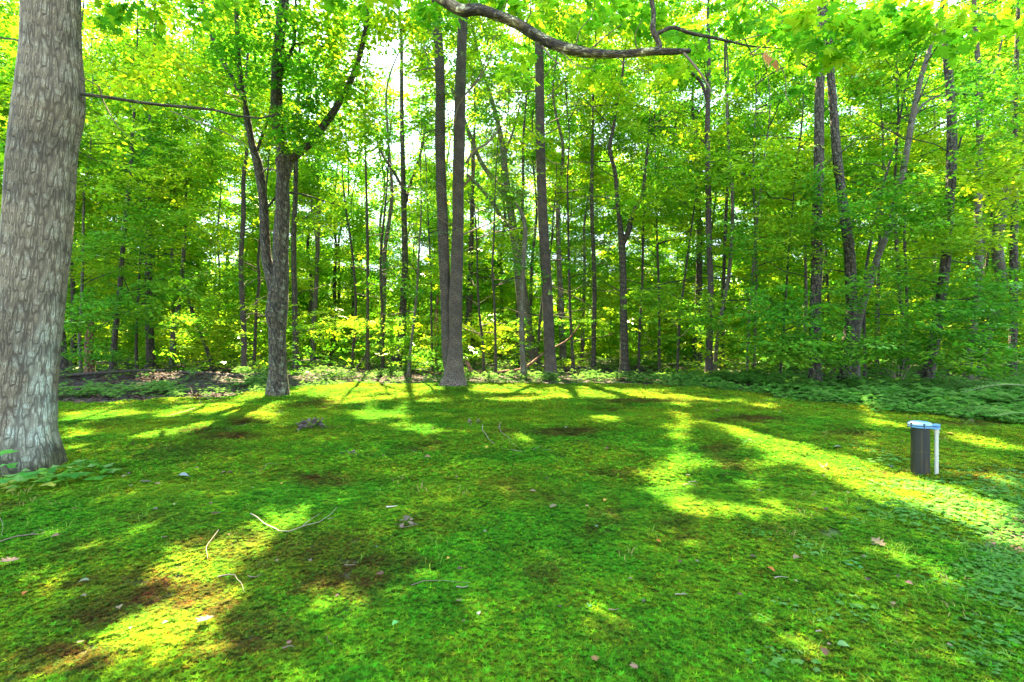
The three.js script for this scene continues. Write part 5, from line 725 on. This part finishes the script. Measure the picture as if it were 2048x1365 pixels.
// ───────────────────────── single plants ─────────────────────────
function leafyPlant(label, px, py, D, n, h, spread, leaf, cols, lobed = 0) {
  const x = X(px, D), z = -D, t = thing('leafy_plant', label, 'plant', V(x, H(x, z), z)), S = new Tris(), leaves = [];
  for (let i = 0; i < n; i++) {
    const a = i * 2.4 + rr(-.4, .4), e = spread * Math.sqrt((i + .5) / n), y = h * (1 - .55 * (e / spread)) * rr(.7, 1.1), p = V(Math.cos(a) * e, y, Math.sin(a) * e * .7), m = V(p.x * .35, y * .7, p.z * .35), st = [.12, .2, .03];
    S.tri(V(0, 0, .003), V(0, 0, -.003), m, st); S.tri(m, m.clone().add(V(0, .004, .003)), p, st);
    for (let j = 0; j < 3; j++) { const T = new Tris(), b = a + (j - 1) * 1.2, d = V(Math.cos(b), rr(-.35, .05), Math.sin(b)).normalize(), c = cols[Math.floor(R() * cols.length)]; leafTris(T, p, d, V(rr(-.25, .25), 1, rr(-.25, .25)).normalize(), leaf * rr(.7, 1.15), leaf * .62, c, .18); leaves.push(T.geo()); }
  }
  part('stalks', S.geo(), M.leaf, t); for (const g of leaves) part('leaf', g, M.leaf, t);
}
leafyPlant('low plant with three part leaves growing at the right side of the oak foot', 135, 955, 4.4, 24, .20, .38, .11, [[.09, .30, .02], [.06, .26, .03], [.22, .40, .10], [.10, .32, .02]]);
leafyPlant('yellowing low plant in front of the oak foot', 75, 985, 4.15, 12, .15, .25, .09, [[.09, .30, .02], [.34, .40, .06], [.16, .36, .05]]);
leafyPlant('tall leafy sprig reaching into the left edge before the oak', -12, 945, 3.9, 6, .42, .17, .12, [[.12, .38, .05], [.22, .44, .10], [.08, .33, .04]]);
leafyPlant('lone green seedling on the lower centre lawn', 1172, 1222, 2.32, 2, .035, .02, .022, [[.2, .45, .15]]);
leafyPlant('small leafy seedling on the lower right lawn', 1703, 1150, 2.7, 4, .06, .04, .03, [[.12, .36, .10]]);
leafyPlant('weed with upright leaves just left of the well pipe', 1770, 925, 5.0, 8, .16, .14, .06, [[.14, .36, .05], [.2, .42, .06]]);
{ // twigs with feathery paired leaves reaching in from the right edge, over the ground cover
  const feather = (label, pts, D, seed) => {
    const w = pts.map(([px, py, d = 0]) => V(X(px, D + d), Y(py, D + d), -(D + d))), gx = w[0].x, gz = w[0].z, b = V(gx, H(gx, gz), gz), t = thing('feathery_shrub', label, 'shrub', b), r = rng(seed);
    const c = new THREE.CatmullRomCurve3([b.clone(), ...w].map((p) => p.clone().sub(b))), q = c.getPoints(26);
    part('stem', stem(q.map((p, i) => ({ x: p.x, y: p.y, z: p.z, r: .012 * (1 - i / 30) })), { seg: 5, step: .1 }), M.paletwig, t);
    const T = new Tris(); for (let k = 10; k < 27; k++) for (const s of [-1, 1]) { const p = q[k], dir = V(-0.7, .12, s * .7).normalize(); const n = 9; for (let i = 1; i <= n; i++) for (const e of [-1, 1]) { const a = p.clone().addScaledVector(dir, i * .045), dd = V(-.5 * 1 + .3 * e, .05, s * .4 + e * .8).normalize(); leafTris(T, a, dd, V(.2 * (r() - .5), 1, .2 * (r() - .5)).normalize(), .055, .017, mixc([.20, .36, .08], [.12, .30, .04], r()), .1); } }
    part('leaves', T.geo(), M.leaf, t, 'stuff');
  };
  feather('pale feathery twig reaching in from the right edge, upper one', [[2120, 790], [2050, 772], [1985, 772, -.1], [1930, 785, -.2]], 8.2, 5);
  feather('pale feathery twig reaching in from the right edge, lower one beside the well pipe', [[2150, 850], [2080, 832], [2035, 826, -.1], [1990, 832, -.2]], 6.6, 9);
}
{ // dry twiggy bush in the dark under the right trees
  const D = 13.2, x = X(1797, D), z = -D, t = thing('dead_bush', 'pale leafless twiggy bush in the shade left of the stout dark tree', 'bush', V(x, H(x, z), z));
  for (let i = 0; i < 14; i++) { const a = rr(-.5, .5), h = rr(.5, 1.1), e = rr(-.3, .3); part('twig', stem([{ x: 0, y: 0, z: 0, r: .009 }, { x: a * .4, y: h * .5, z: e * .5, r: .007 }, { x: a * .9 + rr(-.1, .1), y: h, z: e, r: .003 }], { seg: 4, step: .15, rough: .1 }), M.paletwig, t); }
}

scene.traverse((o) => { if (o.isMesh) { o.castShadow = true; o.receiveShadow = true; } });
renderer.render(scene, camera);
